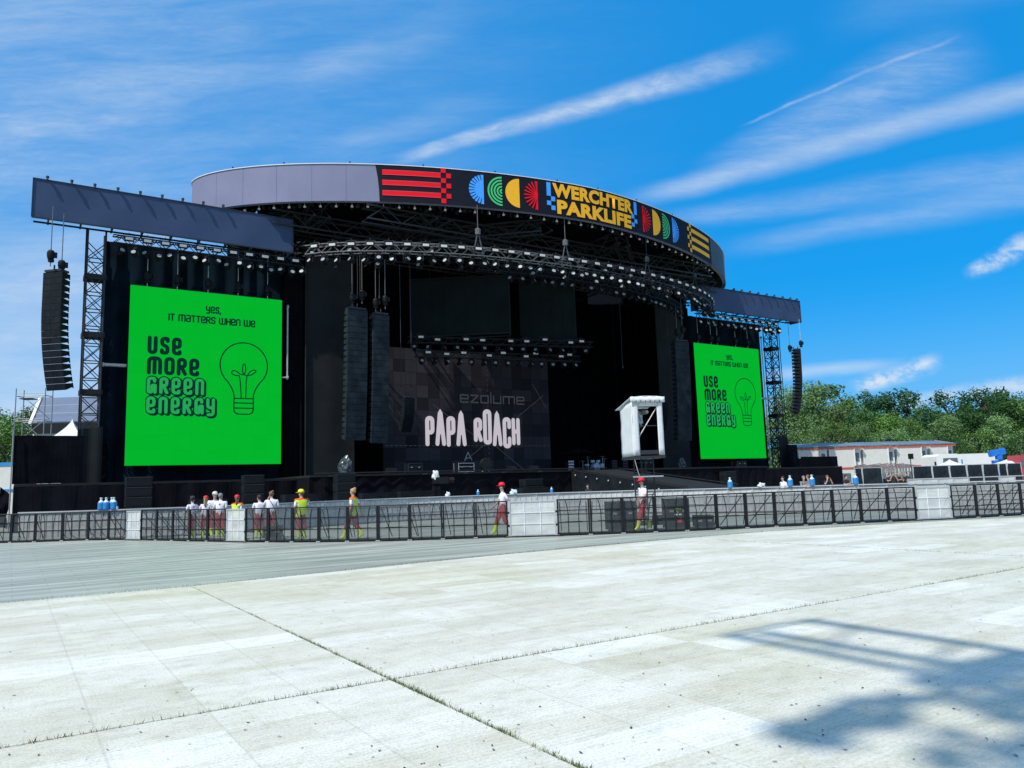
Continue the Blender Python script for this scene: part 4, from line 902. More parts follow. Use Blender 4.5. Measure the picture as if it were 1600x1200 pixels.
def proto_lamps():
    mh = thing('moving_head_lamp', 'x', 'stage lamp'); b = MB(); b.box((0, 0, -.08), (.34, .26, .16)); b.tube([(0, 0, 0), (0, 0, .1)], .03); b.build('base', M['black_plastic'], mh)
    b = MB(); b.bar((-.2, 0, -.14), (-.2, 0, -.5), .07, .14); b.bar((.2, 0, -.14), (.2, 0, -.5), .07, .14); b.bar((-.23, 0, -.16), (.23, 0, -.16), .06, .14); b.build('yoke', M['black_plastic'], mh)
    hd = MB(); tl = radians(-28); c, s = cos(tl), sin(tl)
    pr = [(.0, .24), (.12, .23), (.16, .1), (.165, -.12), (.175, -.22), (.15, -.24)]; hd.lathe(pr, (0, 0, 0), 12, 'y'); hd.v = [(x, y*c-z*s, z*c+y*s-.46) for x, y, z in hd.v]; h = hd.build('head', M['black_plastic'], mh, smooth=False)
    ln = MB(); ln.lathe([(.0, -.245), (.148, -.242)], (0, 0, 0), 12, 'y'); ln.v = [(x, y*c-z*s, z*c+y*s-.46) for x, y, z in ln.v]; ln.build('lens', M['lens'], h)
    m2 = thing('moving_head_lamp', 'x', 'stage lamp')
    for ch in mh.children:
        q = ch.copy(); COL.objects.link(q); q.parent = m2
        for g in ch.children: z = g.copy(); COL.objects.link(z); z.parent = q; z.data = g.data.copy(); z.data.materials[0] = M['lens_dim']
    st = thing('strobe_lamp', 'x', 'stage lamp'); b = MB(); b.box((0, .1, 0), (.58, .2, .28)); b.build('housing', M['black_metal'], st)
    b = MB(); b.box((0, -.02, 0), (.44, .04, .17)); b.build('lamp_glass', M['strobe'], st)
    b = MB(); b.bar((-.34, .1, 0), (-.34, .1, .26), .03); b.bar((.34, .1, 0), (.34, .1, .26), .03); b.bar((-.34, .1, .26), (.34, .1, .26), .03); b.tube([(0, .1, .26), (0, .1, .42)], .03); b.build('yoke', M['dim_steel'], st)
    return mh, m2, st
MH, MH2, ST = proto_lamps(); _used = set()
def lamp(pr, uvz, rz, lab, group):
    p = W(*uvz)
    if pr.name not in _used: _used.add(pr.name); pr.location = p; pr.rotation_euler = (0, 0, ANG+rz); pr['label'] = lab; pr['group'] = group; return pr
    return dup(pr, p, ANG+rz, lab, group)
def along(pts, f):
    L_ = [(Vector(c)-Vector(a)).length for a, c in zip(pts, pts[1:])]; d = f*sum(L_)
    for (a, c), l in zip(zip(pts, pts[1:]), L_):
        if d <= l+1e-6: return Vector(a).lerp(Vector(c), d/l), (Vector(c)-Vector(a)).normalized()
        d -= l
    return Vector(pts[-1]), (Vector(pts[-1])-Vector(pts[-2])).normalized()
fp = []
for k in range(25):
    a = radians(-161+142*k/24); fp.append((1.05+21.3*cos(a)*1.0, -.55+9.0*sin(a), 18.45))
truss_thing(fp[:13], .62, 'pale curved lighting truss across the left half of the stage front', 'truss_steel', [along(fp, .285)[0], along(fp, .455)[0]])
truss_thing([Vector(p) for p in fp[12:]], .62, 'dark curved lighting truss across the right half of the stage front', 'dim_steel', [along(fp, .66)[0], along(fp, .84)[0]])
where = lambda f: 'left half of' if f < .5 else 'right half of'
n = 34
for k in range(n):
    f = (k+.6)/n; p, d = along(fp, f); nrm = Vector((d.y, -d.x, 0)); q = p+nrm*.42; lamp(ST, (q.x, q.y, 18.62), atan2(d.y, d.x), ORD[k]+' white strobe lamp from the left on the curved front truss', 'strobe lamps on the front truss')
n = 46
for k in range(n):
    f = (k+.5)/n; p, d = along(fp, f); nrm = Vector((d.y, -d.x, 0)); q = p+nrm*rnd.uniform(-.1, .35); bright = (k % 2 == 0 and k < 30) or rnd.random() < .12
    lamp(MH if bright else MH2, (q.x, q.y, 18.0-.1*rnd.random()), atan2(d.y, d.x)+(rnd.uniform(-.25, .25)-.62 if bright else rnd.uniform(-.9, .9)), ORD[k]+' moving lamp from the left under the curved front truss', 'moving lamps under the front truss')
for k in range(44):
    f = (k+.2)/44; p, d = along(fp, f); lamp(MH2, (p.x-d.y*.35, p.y+d.x*.35, 18.72-.5*(k % 3)), rnd.uniform(-1.2, 1.2), ORD[k]+' dark moving lamp from the left clamped inside the front truss', 'moving lamps inside the front truss')
fr2 = [(a*.93+.07, b+2.6, 18.2) for a, b, c in fp]                  # second, darker row behind
for k in range(26):
    f = .36+.62*(k+.5)/26; p, d = along(fr2, f); lamp(MH2, (p.x, p.y, 17.9), rnd.uniform(-1, 1), ORD[k]+' dark moving lamp from the left behind the front truss', 'moving lamps behind the front truss')
truss_thing([tuple(p) for p in fr2[8:]], .5, 'dark curved truss hung behind the front lighting truss', 'black_metal')
for side, (x0, x1), lab in (('left', (-31.0, -18.6), 'above the left green screen'), ('right', (22.0, 34.6), 'above the right green screen')):
    pts = [(x0, -1.0, 18.25), (x1, -1.0, 18.25)]; truss_thing(pts, .5, 'dark straight lighting truss under the canopy '+lab, 'black_metal')
    for k in range(11): lamp(ST, (x0+.9+(x1-x0-1)*k/10.5, -1.38, 18.32), 0, ORD[k]+' white strobe lamp from the left under the canopy '+lab, 'strobe lamps under the canopies')
    for k in range(17): lamp(MH if rnd.random() < .35 else MH2, (x0+.5+(x1-x0-.6)*k/16, -1.1+rnd.uniform(-.2, .2), 17.95-.12*(k % 2)), rnd.uniform(-.9, .3), ORD[k]+' moving lamp from the left under the canopy '+lab, 'moving lamps under the canopies')
# rows under the black boxes
for (a, c, lab) in (((-8.2, 3.4, 14.2), (8.6, -.5, 14.3), 'upper'), ((-7.6, 3.2, 13.0), (8.0, .6, 13.1), 'lower')):
    truss_thing([a, c], .5, 'dark %s truss hung below the two black boxes' % lab, 'black_metal')
    d = Vector(c)-Vector(a)
    for k in range(9):
        p = Vector(a)+d*((k+.5)/9+rnd.uniform(-.03, .03)); lamp(ST, (p.x, p.y-.35, p.z+.15+rnd.uniform(-.2, .2)), -.2, ORD[k]+' white strobe lamp from left, %s truss below the black boxes' % lab, 'strobe lamps below the black boxes')
    for k in range(14):
        p = Vector(a)+d*((k+.5)/14); lamp(MH2, (p.x, p.y, p.z-.25), rnd.uniform(-1, 1), ORD[k]+' dark moving lamp from left, %s truss below the black boxes' % lab, 'moving lamps below the black boxes')
# long drop cables in the opening
for k, (x, y0, v, zb) in enumerate(((562, 400, -3.8, 15.6), (592, 400, -3.8, 15.5), (624, 400, -3, 9.2), (640, 400, -3, 9.2), (966, 440, -2, 12.0), (1040, 470, -3, 15.2), (558, 400, -3.6, 15.4))):
    u = on_v(x, y0, v).x; b = MB(); b.tube([(0, 0, 0), (.02, 0, -(18.6-zb)*.5), (0, 0, -(18.6-zb))], .028, 5); b.lathe([(.0, .0), (.07, .03), (.07, .25), (.0, .28)], (0, 0, -(18.6-zb)), 8)
    me = b.mesh('drop_cable', M['dim_steel']); q = bpy.data.objects.new('drop_cable', me); COL.objects.link(q); q.location = W(u, v, 18.6); q.rotation_euler = (0, 0, ANG)
    tag(q, ORD[k if k < 6 else 6]+' thin grey cable from the left hanging down from the front truss' if k < 6 else 'thin grey cable beside the first drop cable, at the left line arrays', 'cable', 'drop cables in the stage opening')
# ------------------------------------------------------------------ barriers
def walk(path, step_fn, start=0.0):
    """walk along a ground path; yields (middle point, heading, width)"""
    seg = [(Vector(a), Vector(c)) for a, c in zip(path, path[1:])]; L_ = [(c-a).length for a, c in seg]; tot = sum(L_)
    def at(d):
        for (a, c), l in zip(seg, L_):
            if d <= l: return a.lerp(c, d/l)
            d -= l
        return seg[-1][1]
    d = start
    while d < tot-.6:
        w = step_fn(at(d)); a, c = at(d), at(min(tot, d+w)); yield (a+c)/2, atan2(c.y-a.y, c.x-a.x), (c-a).length; d += w
def column_of(p):
    d = p-Vector((0, 0, CAMH)); return 800+FPX*d.dot(_R)/d.dot(_F)
def smooth_path(pts, k=6):
    out = []
    for i in range(len(pts)-1):
        p0, p1, p2, p3 = pts[max(0, i-1)], pts[i], pts[i+1], pts[min(len(pts)-1, i+2)]
        for j in range(k):
            t = j/k; out.append(.5*((2*p1)+(p2-p0)*t+(2*p0-5*p1+4*p2-p3)*t*t+(3*p1-p0-3*p2+p3)*t**3))
    return out+[pts[-1]]
FRONT = smooth_path([gx(x, Y, .4) for x, Y in ((-90, 32.6), (0, 32.2), (70, 32.0), (130, 32.2), (200, 31.3), (300, 29.0), (386, 27.4), (500, 26.1), (620, 25.5), (700, 25.5), (800, 25.5), (900, 25.4), (1000, 25.5), (1100, 25.8), (1200, 26.3), (1300, 26.7), (1400, 27.2), (1500, 27.6), (1600, 28.5), (1720, 29.6))])
def barrier_dark(kind):
    t = thing('crowd_barrier', 'x', 'barrier'); H = 1.15; w = 1.07; r = .022
    b = MB(); b.box((-w/2+.03, 0, H/2), (.05, .05, H)); b.box((w/2-.03, 0, H/2), (.05, .05, H)); b.tube([(-w/2, 0, H), (w/2, 0, H)], .026, 6); b.bar((-w/2, 0, .045), (w/2, 0, .045), .035); b.build('frame', M['black_metal'], t)
    b = MB()
    for z in (.42, .80): b.bar((-w/2+.06, .015, z), (w/2-.06, .015, z), .026)
    for x in (-.17, .17): b.tube([(x*1.5, .012, H-.03), (x*1.25, .012, H*.86), (x, .012, H*.6), (x, .012, .06)], .014, 5)
    b.bar((-.28, .02, .435), (.28, .02, .435), .045, .02); b.build('bars', M['black_metal'], t)
    b = MB(); b.quad((-w/2+.05, .035, .06), (w/2-.05, .035, .06), (w/2-.05, .035, H-.04), (-w/2+.05, .035, H-.04)); b.build('mesh_panel', M['perf_dark'], t, fix=False)
    for x in (-w/2+.10, w/2-.10):
        b = MB(); b.bar((x, .06, H-.10), (x*.25 if kind == 'vee' else x-.28*(1 if kind == 'lean' else -.3), 1.02, .08), .024); b.build('brace', M['black_metal'], t)
    b = MB(); b.box((0, .55, .022), (w-.06, 1.0, .025)); b.build('floor_plate', M['dim_steel'], t)
    b = MB()
    for x in (-w/2+.035, w/2-.035): b.box((x, -.03, .015), (.06, .06, .03))
    b.build('foot', M['alu'], t)
    return t
def barrier_white():
    t = thing('crowd_barrier', 'x', 'barrier'); H = 1.15; w = 1.0
    b = MB(); [b.box((x, 0, H/2), (.045, .05, H)) for x in (-w/2+.03, w/2-.03)]; b.bar((-w/2, 0, H-.02), (w/2, 0, H-.02), .045); b.bar((-w/2, 0, .05), (w/2, 0, .05), .04); b.build('frame', M['alu'], t)
    b = MB(); b.quad((-w/2+.04, .0, .06), (w/2-.04, .0, .06), (w/2-.04, .0, H-.03), (-w/2+.04, .0, H-.03)); b.build('mesh_panel', M['perf_light'], t, fix=False)
    b = MB()
    for x in (-.165, .165): b.bar((x, -.012, .08), (x, -.012, H-.05), .022, .012)
    for z in (.40, .76): b.bar((-w/2+.04, -.012, z), (w/2-.04, -.012, z), .022, .012)
    b.build('ribs', M['rim_white'], t)
    b = MB(); b.box((0, -.03, .012), (w*1.2, .16, .02)); b.build('floor_plate', M['black_metal'], t)
    b = MB(); [b.box((x, -.01, z), (.06, .05, .07)) for x in (-w/2, w/2) for z in (.36, .78)]; b.build('hinge', M['black_metal'], t)
    return t
protos = {k: barrier_dark(k) for k in ('lean', 'plain', 'vee')}; protos['white'] = barrier_white(); _bu = set()
WH = [(198, .95), (341, .98), (799, 1.6), (1401, 1.38)]; done = [0]
def stepf(p):
    x = column_of(p+Vector((0, 0, .4)))
    if done[0] < 4 and x > WH[done[0]][0]-11: done[0] += 1; stepf.kind = 'white'; return WH[done[0]-1][1]
    stepf.kind = 'lean' if x < 560 else ('plain' if x < 1065 else 'vee'); return 1.07
SEC = ['left of all white panels', 'between both narrow white panels', 'just left of the wide white panel', 'just right of the wide white panel', 'right of the rightmost white panel']
WL = ['narrow white mesh barrier panel furthest left, in front of the blue tanks', 'narrow white mesh barrier panel in front of the red-capped person in a yellow vest', 'wide white mesh barrier panel beside the red-capped person walking left', 'white mesh barrier panel furthest right, below the pale cabins']
cnt = {}
for c, hd, w in walk(FRONT, stepf):
    k = stepf.kind
    if k == 'white': lab = WL[done[0]-1]; grp = 'white panels in the front barrier row'
    else: cnt[done[0]] = cnt.get(done[0], 0)+1; lab = '%s black barrier from the left, run %s' % (ORD[cnt[done[0]]-1], SEC[done[0]]); grp = 'black barriers of the front row'
    pr = protos[k]
    if k not in _bu: _bu.add(k); o = pr; o.location = c; o.rotation_euler = (0, 0, hd); o['label'] = lab; o['group'] = grp
    else: o = dup(pr, c, hd, lab, grp)
    o.scale = (w/(1.0 if k == 'white' else 1.07), 1, 1)
REAR = smooth_path([gx(x, Y, 1.1) for x, Y in ((30, 33.6), (110, 33.0), (250, 33.5), (386, 35.0), (500, 38.5), (620, 41.5), (760, 43), (920, 43.2), (1020, 41.5), (1100, 39.6), (1250, 37.5), (1420, 35.6), (1520, 34), (1620, 32.5), (1720, 31.5))])
def barrier_alu():
    t = thing('pit_barricade', 'x', 'barricade'); H = 1.2; w = 1.2
    b = MB(); [b.box((x, 0, H/2), (.045, .05, H)) for x in (-w/2+.023, w/2-.023)]; b.bar((-w/2, -.02, H-.02), (w/2, -.02, H-.02), .11, .05); b.bar((-w/2, 0, .05), (w/2, 0, .05), .05); b.build('frame', M['alu'], t)
    b = MB(); b.box((0, .01, .6), (w-.07, .012, 1.06)); b.build('mesh_panel', M['perf_mid'], t)
    b = MB()
    for k in range(3): b.bar((-w/2+w*(k+1)/4, -.012, .1), (-w/2+w*(k+1)/4, -.012, H-.06), .03, .012)
    for z in (.42, .80): b.bar((-w/2+.05, -.014, z), (w/2-.05, -.014, z), .03, .012)
    b.build('ribs', M['alu'], t)
    for x in (-w/2+.1, w/2-.1): b = MB(); b.bar((x, .05, H-.1), (x, 1.05, .06), .04); b.build('brace', M['alu'], t)
    b = MB(); b.box((0, -.45, .012), (w-.03, .86, .02)); b.build('floor_plate', M['dim_steel'], t)
    return t
BA = barrier_alu(); k = 0
for c, hd, w in walk(REAR, lambda p: 1.2):
    lab = '%s pale aluminium barricade from the left in the rear pit row' % ORD[k]; k += 1
    if k == 1: BA.location = c; BA.rotation_euler = (0, 0, hd); BA['label'] = lab; BA['group'] = 'aluminium barricades of the rear pit row'
    else: dup(BA, c, hd, lab, 'aluminium barricades of the rear pit row')
def on_path(path, px, z=1.2):
    best = min(path, key=lambda p: abs(column_of(p+Vector((0, 0, z)))-px)); i = path.index(best); q = path[min(i+1, len(path)-1)]
    x0, x1 = column_of(best+Vector((0, 0, z))), column_of(q+Vector((0, 0, z))); t = 0 if abs(x1-x0) < .1 else max(-1, min(1, (px-x0)/(x1-x0))); return best.lerp(q, t)

# ------------------------------------------------------------------ blue tanks and small things on the rear barricade
def tank_proto():
    t = thing('sprayer_tank', 'x', 'tank'); b = MB(); b.lathe([(.0, 0), (.095, .0), (.105, .03), (.105, .25), (.09, .29), (.0, .29)], n=14); b.build('body', M['tank_blue'], t, smooth=False)
    b = MB(); b.lathe([(.09, .285), (.06, .33), (.035, .36), (.03, .42), (.045, .43), (.045, .46), (.0, .47)], n=12); b.build('neck', M['tank_white'], t)
    b = MB(); b.tube([(.0, 0, .45), (.07, 0, .46), (.11, 0, .42)], .012, 6); b.build('spout', M['black_plastic'], t); return t
TK = tank_proto(); first = True
for px, lab in ((158, 'leftmost blue tank in the cluster on the left of the barricade'), (166, 'second blue tank in the left cluster, with a whitish neck'), (172, 'third blue tank in the left cluster, partly behind its neighbours'), (178, 'rightmost blue tank in the cluster on the left of the barricade'),
                (747, 'small blue tank on the barricade left of the red-capped walker'), (862, 'small blue tank on the barricade above the wide white panel'), (1141, 'blue tank on the barricade below the right green screen'), (1269, 'blue tank on the barricade beside the person in the pit on the right'), (1337, 'blue tank on the barricade below the left pale cabin'), (1235, 'pale blue tank standing behind the right barricade near the person')):
    p = on_path(REAR, px)+Vector((0, -.02 if px != 172 else .12, 1.205)); s = 1.0 if px not in (747, 862) else .62
    if first: TK.location = p; TK['label'] = lab; TK['group'] = 'blue tanks along the rear barricade'; o = TK; first = False
    else: o = dup(TK, p, rnd.uniform(-1, 1), lab, 'blue tanks along the rear barricade')
    o.scale = (s*1.25, s*1.25, s*1.1)
b = MB(); b.lathe([(.0, 0), (.035, 0), (.042, .12), (.0, .12)], n=10)
for px, lab in ((169.5, 'clear plastic cup in front of the cluster of blue tanks'), (184, 'clear plastic cup right of the cluster of blue tanks')):
    me = b.mesh('plastic_cup', M['tank_white']); q = bpy.data.objects.new('plastic_cup', me); COL.objects.link(q); q.location = on_path(REAR, px)+Vector((0, -.05, 1.205)); tag(q, lab, 'cup', 'cups on the barricade')
def bag(px, s, lab, m, squash=.8):
    r = random.Random(int(px)); bm = bmesh.new(); bmesh.ops.create_icosphere(bm, subdivisions=3, radius=1)
    for v in bm.verts: d = 1+.22*sin(v.co.x*5+r.random()*.6+v.co.z*4)+.12*r.uniform(-1, 1); v.co = Vector((v.co.x*d*s, v.co.y*d*s*.7, max(-.5, v.co.z)*d*s*squash+s*.42))
    me = bpy.data.meshes.new('bag'); bm.to_mesh(me); bm.free(); me.materials.append(M[m]); q = bpy.data.objects.new('plastic_bag', me); COL.objects.link(q); q.location = on_path(REAR, px)+Vector((0, 0, 1.205)); tag(q, lab, 'bag')
bag(700, .13, 'small crumpled white bag on the barricade, left of the walker in red cap', 'white_tarp', 1.4); bag(803, .21, 'crumpled clear plastic bag on the barricade just right of the red-capped walker', 'tank_white', .8); bag(1190, .18, 'crumpled white bag on the barricade below the right green screen', 'white_tarp', .7)

# ------------------------------------------------------------------ white camera booth on its scaffold
def booth():
    c = gx(1003, 30.4, 3.5); t = thing('camera_booth', 'white tarpaulin booth on a thin scaffold tower in front of the stage', 'booth', c, radians(10)); w, d, z0, z1 = 1.14, 1.5, 2.66, 4.78
    def wall(name, fn, nu=8, nv=10): b = MB(); b.sheet(fn, nu, nv); o = b.build(name, M['white_tarp'], t, smooth=True, fix=False); m = o.modifiers.new('thick', 'SOLIDIFY'); m.thickness = .02; return o
    wob = lambda i, j: .007*sin(i*9+j*7)+.006*sin(j*17+i*3)
    wall('side_cover', lambda i, j: (-w/2-.02+wob(i, j)*1.5, -d/2+d*i, z0-.04+(z1-z0+.04-.16*i)*j)); wall('side_cover', lambda i, j: (w/2+.02+wob(j, i), -d/2+d*i, z0-.04+(z1-z0+.04-.16*i)*j))
    for x0, x1, a, c_ in ((-w/2-.035, -w/2+.19, z0-.02, z1), (w/2-.19, w/2+.035, z0-.02, z1), (-w/2+.19, w/2-.19, z1-.25, z1)): wall('front_strip', lambda i, j: (x0+(x1-x0)*i, -d/2-.03+wob(i, j)*.6, a+(c_-a)*j), 3, 8)
    wall('roof_cover', lambda i, j: (-w/2-.12+(w+.24)*i, -d/2-.10+(d+.5)*j, z1+.10+.05*sin(i*pi)-.30*j+wob(i, j)*.6), 8, 8); wall('front_valance', lambda i, j: (-w/2-.12+(w+.24)*i, -d/2-.11, z1-.10+.22*j+.012*sin(i*25)), 16, 2)
    for k in range(6): b = MB(); b.tube([(-w/2+.1+k*.19, -d/2-.125, z1-.02), (-w/2+.1+k*.19, -d/2-.125, z1-.10)], .012, 5); b.build('tie', M['black_metal'], t)
    b = MB(); b.box((0, 0, z0-.08), (w+.1, d+.1, .09)); b.build('floor', M['dim_steel'], t)
    b = MB(); b.quad((-w/2, d/2, z0), (w/2, d/2, z0), (w/2, d/2, z1-.2), (-w/2, d/2, z1-.2)); b.build('back_cloth', M['black_cloth'], t)
    for s_ in (-1, 1): b = MB(); b.quad((s_*(w/2-.03), -d/2+.05, z0), (s_*(w/2-.03), d/2, z0), (s_*(w/2-.03), d/2, z1-.2), (s_*(w/2-.03), -d/2+.05, z1-.05)); b.build('shade_lining', M['black_cloth'], t)  # black sheets added to put shade into the booth interior
    b = MB(); b.tube([(-w/2+.2, -d/2+.05, z0+.7), (w/2-.18, -d/2+.05, z1-.3)], .022, 6); b.build('brace', M['alu'], t)
    b = MB(); b.tube([(-w/2+.15, -d/2+.05, z0+1.12), (w/2-.15, -d/2+.05, z0+1.12)], .022, 6); b.build('rail', M['dim_steel'], t)
    b = MB(); b.box((0, -d/2+.02, z0+.1), (w-.34, .03, .16)); b.build('kick_board', M['dim_steel'], t)
    for x in (-.24, .24):
        for y in (-.45, .45): b = MB(); b.tube([(x, y, 0), (x, y, z0-.1)], .03, 6); b.build('leg', M['dim_steel'], t)
    b = MB()
    for k in range(6):
        for y in (-.45, .45): b.tube([(-.24, y, .3+k*.42), (.24, y, .3+k*.42)], .02, 5)
    b.tube([(-.24, -.45, .4), (.24, -.45, 1.3)], .018, 5); b.tube([(-.24, .45, 1.3), (.24, .45, 2.3)], .018, 5); b.build('rungs', M['dim_steel'], t)
    b = MB(); b.box((-.05, -.6, 1.84), (1.15, .22, .05)); b.build('plank', M['alu'], t)
    b = MB(); b.box((.2, 0, .06), (1.3, 1.2, .1)); b.box((.55, .1, .2), (.4, .5, .25)); b.build('base', M['black_metal'], t)
    b = MB(); b.tube([(-w/2-.02, -.7, 2.5), (-w/2+.06, -.72, 2.1), (-w/2+.16, -.72, 1.75)], .015, 5); b.build('rope', M['alu'], t)
    # wrapped camera inside
    q = thing('wrapped_camera', 'camera wrapped in clear plastic inside the white booth', 'camera', c+Vector((-.18, .0, z0)), .4)
    r = random.Random(5); bm = bmesh.new(); bmesh.ops.create_icosphere(bm, subdivisions=3, radius=1)
    for v in bm.verts: k = 1+.2*sin(v.co.x*6+v.co.z*9)+.12*r.uniform(-1, 1); v.co = Vector((v.co.x*.20*k, v.co.y*.30*k, v.co.z*.34*k+1.42))
    me = bpy.data.meshes.new('plastic_wrap'); bm.to_mesh(me); bm.free(); me.materials.append(M['tank_white']); o = bpy.data.objects.new('plastic_wrap', me); COL.objects.link(o); o.parent = q
    b = MB(); b.lathe([(.0, 0), (.3, .02), (.05, .12), (.05, .9), (.0, 1.1)], n=10); b.build('pedestal', M['black_metal'], q)
    b = MB(); b.box((.12, -.25, 1.68), (.16, .4, .16)); b.lathe([(.07, 0), (.08, .2)], (.12, -.6, 1.68), 10, 'y'); b.build('body', M['alu'], q)
booth()

# ------------------------------------------------------------------ speaker stacks and road gear
def stack(px, ytop, v, n, w, lab):
    p = on_v(px, ytop, v); t = sthing('speaker_stack', lab, 'speaker', (p.x, v, 0), 0, 'speaker stacks along the pit'); h = p.z/n
    for k in range(n):
        b = MB(); b.box((0, .02*(k % 2), h*k+h/2), (w, .8, h-.03)); c = b.build('cabinet', M['speaker_grey'], t)
        b = MB(); b.box((0, -.40, h*k+h/2), (w-.1, .03, h-.12)); b.build('grille', M['black_plastic'], c)
        b = MB()
        b.box((0, -.41, h*k+h-.035), (w, .03, .04))
        b.build('rigging_plate', M['dim_steel'], c)
for a in ((217, 745, -6.2, 5, 1.35, 'dark speaker stack in front of the left green screen near the blue tanks'), (395, 742, -6.3, 5, 1.2, 'dark speaker stack in the pit behind the people in white shirts'), (538, 740, -9.4, 5, 1.15, 'dark speaker stack behind the blond person in a yellow vest'),
          (830, 748, -9.9, 4, 1.5, 'low dark speaker stack at the middle of the stage front'), (1137, 736, -9.0, 5, 1.2, 'dark speaker stack below the right green screen'), (1279, 743, -6.0, 4, 1.1, 'dark speaker stack at the right end of the stage')): stack(*a)
def case(p, s, rz, lab, m='black_plastic', trim='dim_steel', marks=False, grp='road cases'):
    t = thing('road_case', lab, 'case', p, rz, grp); x, y, z = s
    b = MB(); b.box((0, 0, z/2+.04), s); b.build('body', M[m], t)
    b = MB()
    for i in (-1, 1):
        for j in (-1, 1): b.bar((i*x/2, j*y/2, .03), (i*x/2, j*y/2, z+.05), .035)
    for zz in (.05, z+.03, z*.66): b.bar((-x/2-.01, -y/2-.01, zz), (x/2+.01, -y/2-.01, zz), .03); b.bar((-x/2-.01, y/2+.01, zz), (x/2+.01, y/2+.01, zz), .03)
    b.build('edging', M[trim], t)
    for i in (-1, 1): b = MB(); b.box((i*x*.28, -y/2-.012, z*.62), (.14, .03, .07)); b.build('handle', M['steel'], t)
    for i in (-1, 1):
        for j in (-1, 1): b = MB(); b.lathe([(.045, -.02), (.045, .02)], (i*x*.4, j*y*.4, .02), 8, 'x'); b.build('wheel', M['black_plastic'], t)
    if marks:
        b = MB(); b.box((0, -y/2-.008, z*.50), (.24, .012, .05)); b.build('label_strip', M['rim_white'], t)
        b = MB(); b.box((.05, -y/2-.008, z*.27), (.16, .012, .08)); b.build('red_sticker', M['red'], t)
        b = MB(); T = [(-.10, z*.70), (.10, z*.70), (0, z*.56)]
        for a, c in zip(T, T[1:]+T[:1]): b.bar((a[0], -y/2-.012, a[1]), (c[0], -y/2-.012, c[1]), .025, .01)
        b.build('warning_triangle', M['cap_yellow'], t)
    return t
case(gx(969, 27.2), (.95, .6, .95), .1, 'black road case behind the barriers left of the walker holding a paper'); case(gx(1055, 27.2), (.78, .6, .98), .05, 'black road case with a yellow triangle behind the barriers below the booth', marks=True)
case(gx(1097, 27.4), (.6, .5, .38), .0, 'low black case behind the barriers right of the booth'); case(gx(427, 29.0), (.62, .5, .42), .2, 'low black case beside the people in white shirts')
for px, y, v, s, lab in ((646, 733, -7.6, (1.0, .6, .62), 'dark amplifier case at the stage edge left of the covered camera'), (725, 729, -6.5, (1.25, .7, .62), 'silver-edged road case on the stage below the band name'), (1155, 728, -5.8, (1.2, .7, .5), 'dark case on the stage below the right green screen'), (1010, 727, -4.5, (.9, .6, .9), 'dark case on the stage behind the booth legs')):
    p = on_v(px, y, v); case(W(p.x, v, 2.71), s, ANG, lab, trim='alu' if px == 725 else 'dim_steel', grp='cases on the stage')
def on_stage(px, v): p = on_v(px, 732, v); return W(p.x, v, 2.71)
# wrapped lamps, fan, stand, drum kit, monitors
for px, v, lab, s in ((540, -7.0, 'floor lamp wrapped in clear plastic at the left stage edge', .75), (1066, -4.6, 'floor lamp wrapped in plastic at the right of the booth', .6)):
    t = thing('wrapped_floor_lamp', lab, 'stage lamp', on_stage(px, v), ANG); r = random.Random(px); bm = bmesh.new(); bmesh.ops.create_icosphere(bm, subdivisions=3, radius=1)
    for q in bm.verts: k = 1+.22*sin(q.co.x*7+q.co.y*5)+.12*r.uniform(-1, 1); q.co = Vector((q.co.x*.55*k*s, q.co.y*.4*k*s, (max(-.7, q.co.z)*k+.85)*s*.8))
    me = bpy.data.meshes.new('plastic_cover'); bm.to_mesh(me); bm.free(); me.materials.append(mat('plastic_cover', (.05, .065, .07), .3, .6, 4)); o = bpy.data.objects.new('plastic_cover', me); COL.objects.link(o); o.parent = t
    b = MB(); b.box((0, 0, .06), (.5, .4, .12)); b.build('base', M['black_metal'], t)
t = thing('stage_fan', 'round caged fan on the stage below the band name', 'fan', on_stage(760, -6.8), ANG)
b = MB()
for k in range(6): b.lathe([(.05+k*.07, 0), (.06+k*.07, .01)], (0, 0, .55), 20, 'y')
for k in range(10): a = 2*pi*k/10; b.bar((0, -.02, .55), (.46*cos(a), -.02, .55+.46*sin(a)), .012)
b.build('cage', M['dim_steel'], t); b = MB(); b.lathe([(.46, -.06), (.48, 0), (.46, .2)], (0, 0, .55), 20, 'y'); b.build('rim', M['black_metal'], t); b = MB(); b.bar((-.3, .1, 0), (-.1, .1, .3), .05); b.bar((.3, .1, 0), (.1, .1, .3), .05); b.build('stand', M['alu'], t)
t = thing('equipment_stand', 'small pale A-shaped stand on the stage below the band name', 'stand', on_stage(732, 2.0), ANG); b = MB(); b.tube([(-.35, 0, 1.2), (0, 0, 1.9)], .035); b.tube([(.35, 0, 1.2), (0, 0, 1.9)], .035); b.tube([(-.25, 0, 1.4), (.25, 0, 1.4)], .03); b.build('legs', M['alu'], t)
b = MB(); b.tube([(0, .1, 0), (0, .1, 1.3)], .04); b.tube([(-.4, .1, .02), (.4, .1, .02)], .04); b.build('post', M['black_metal'], t)
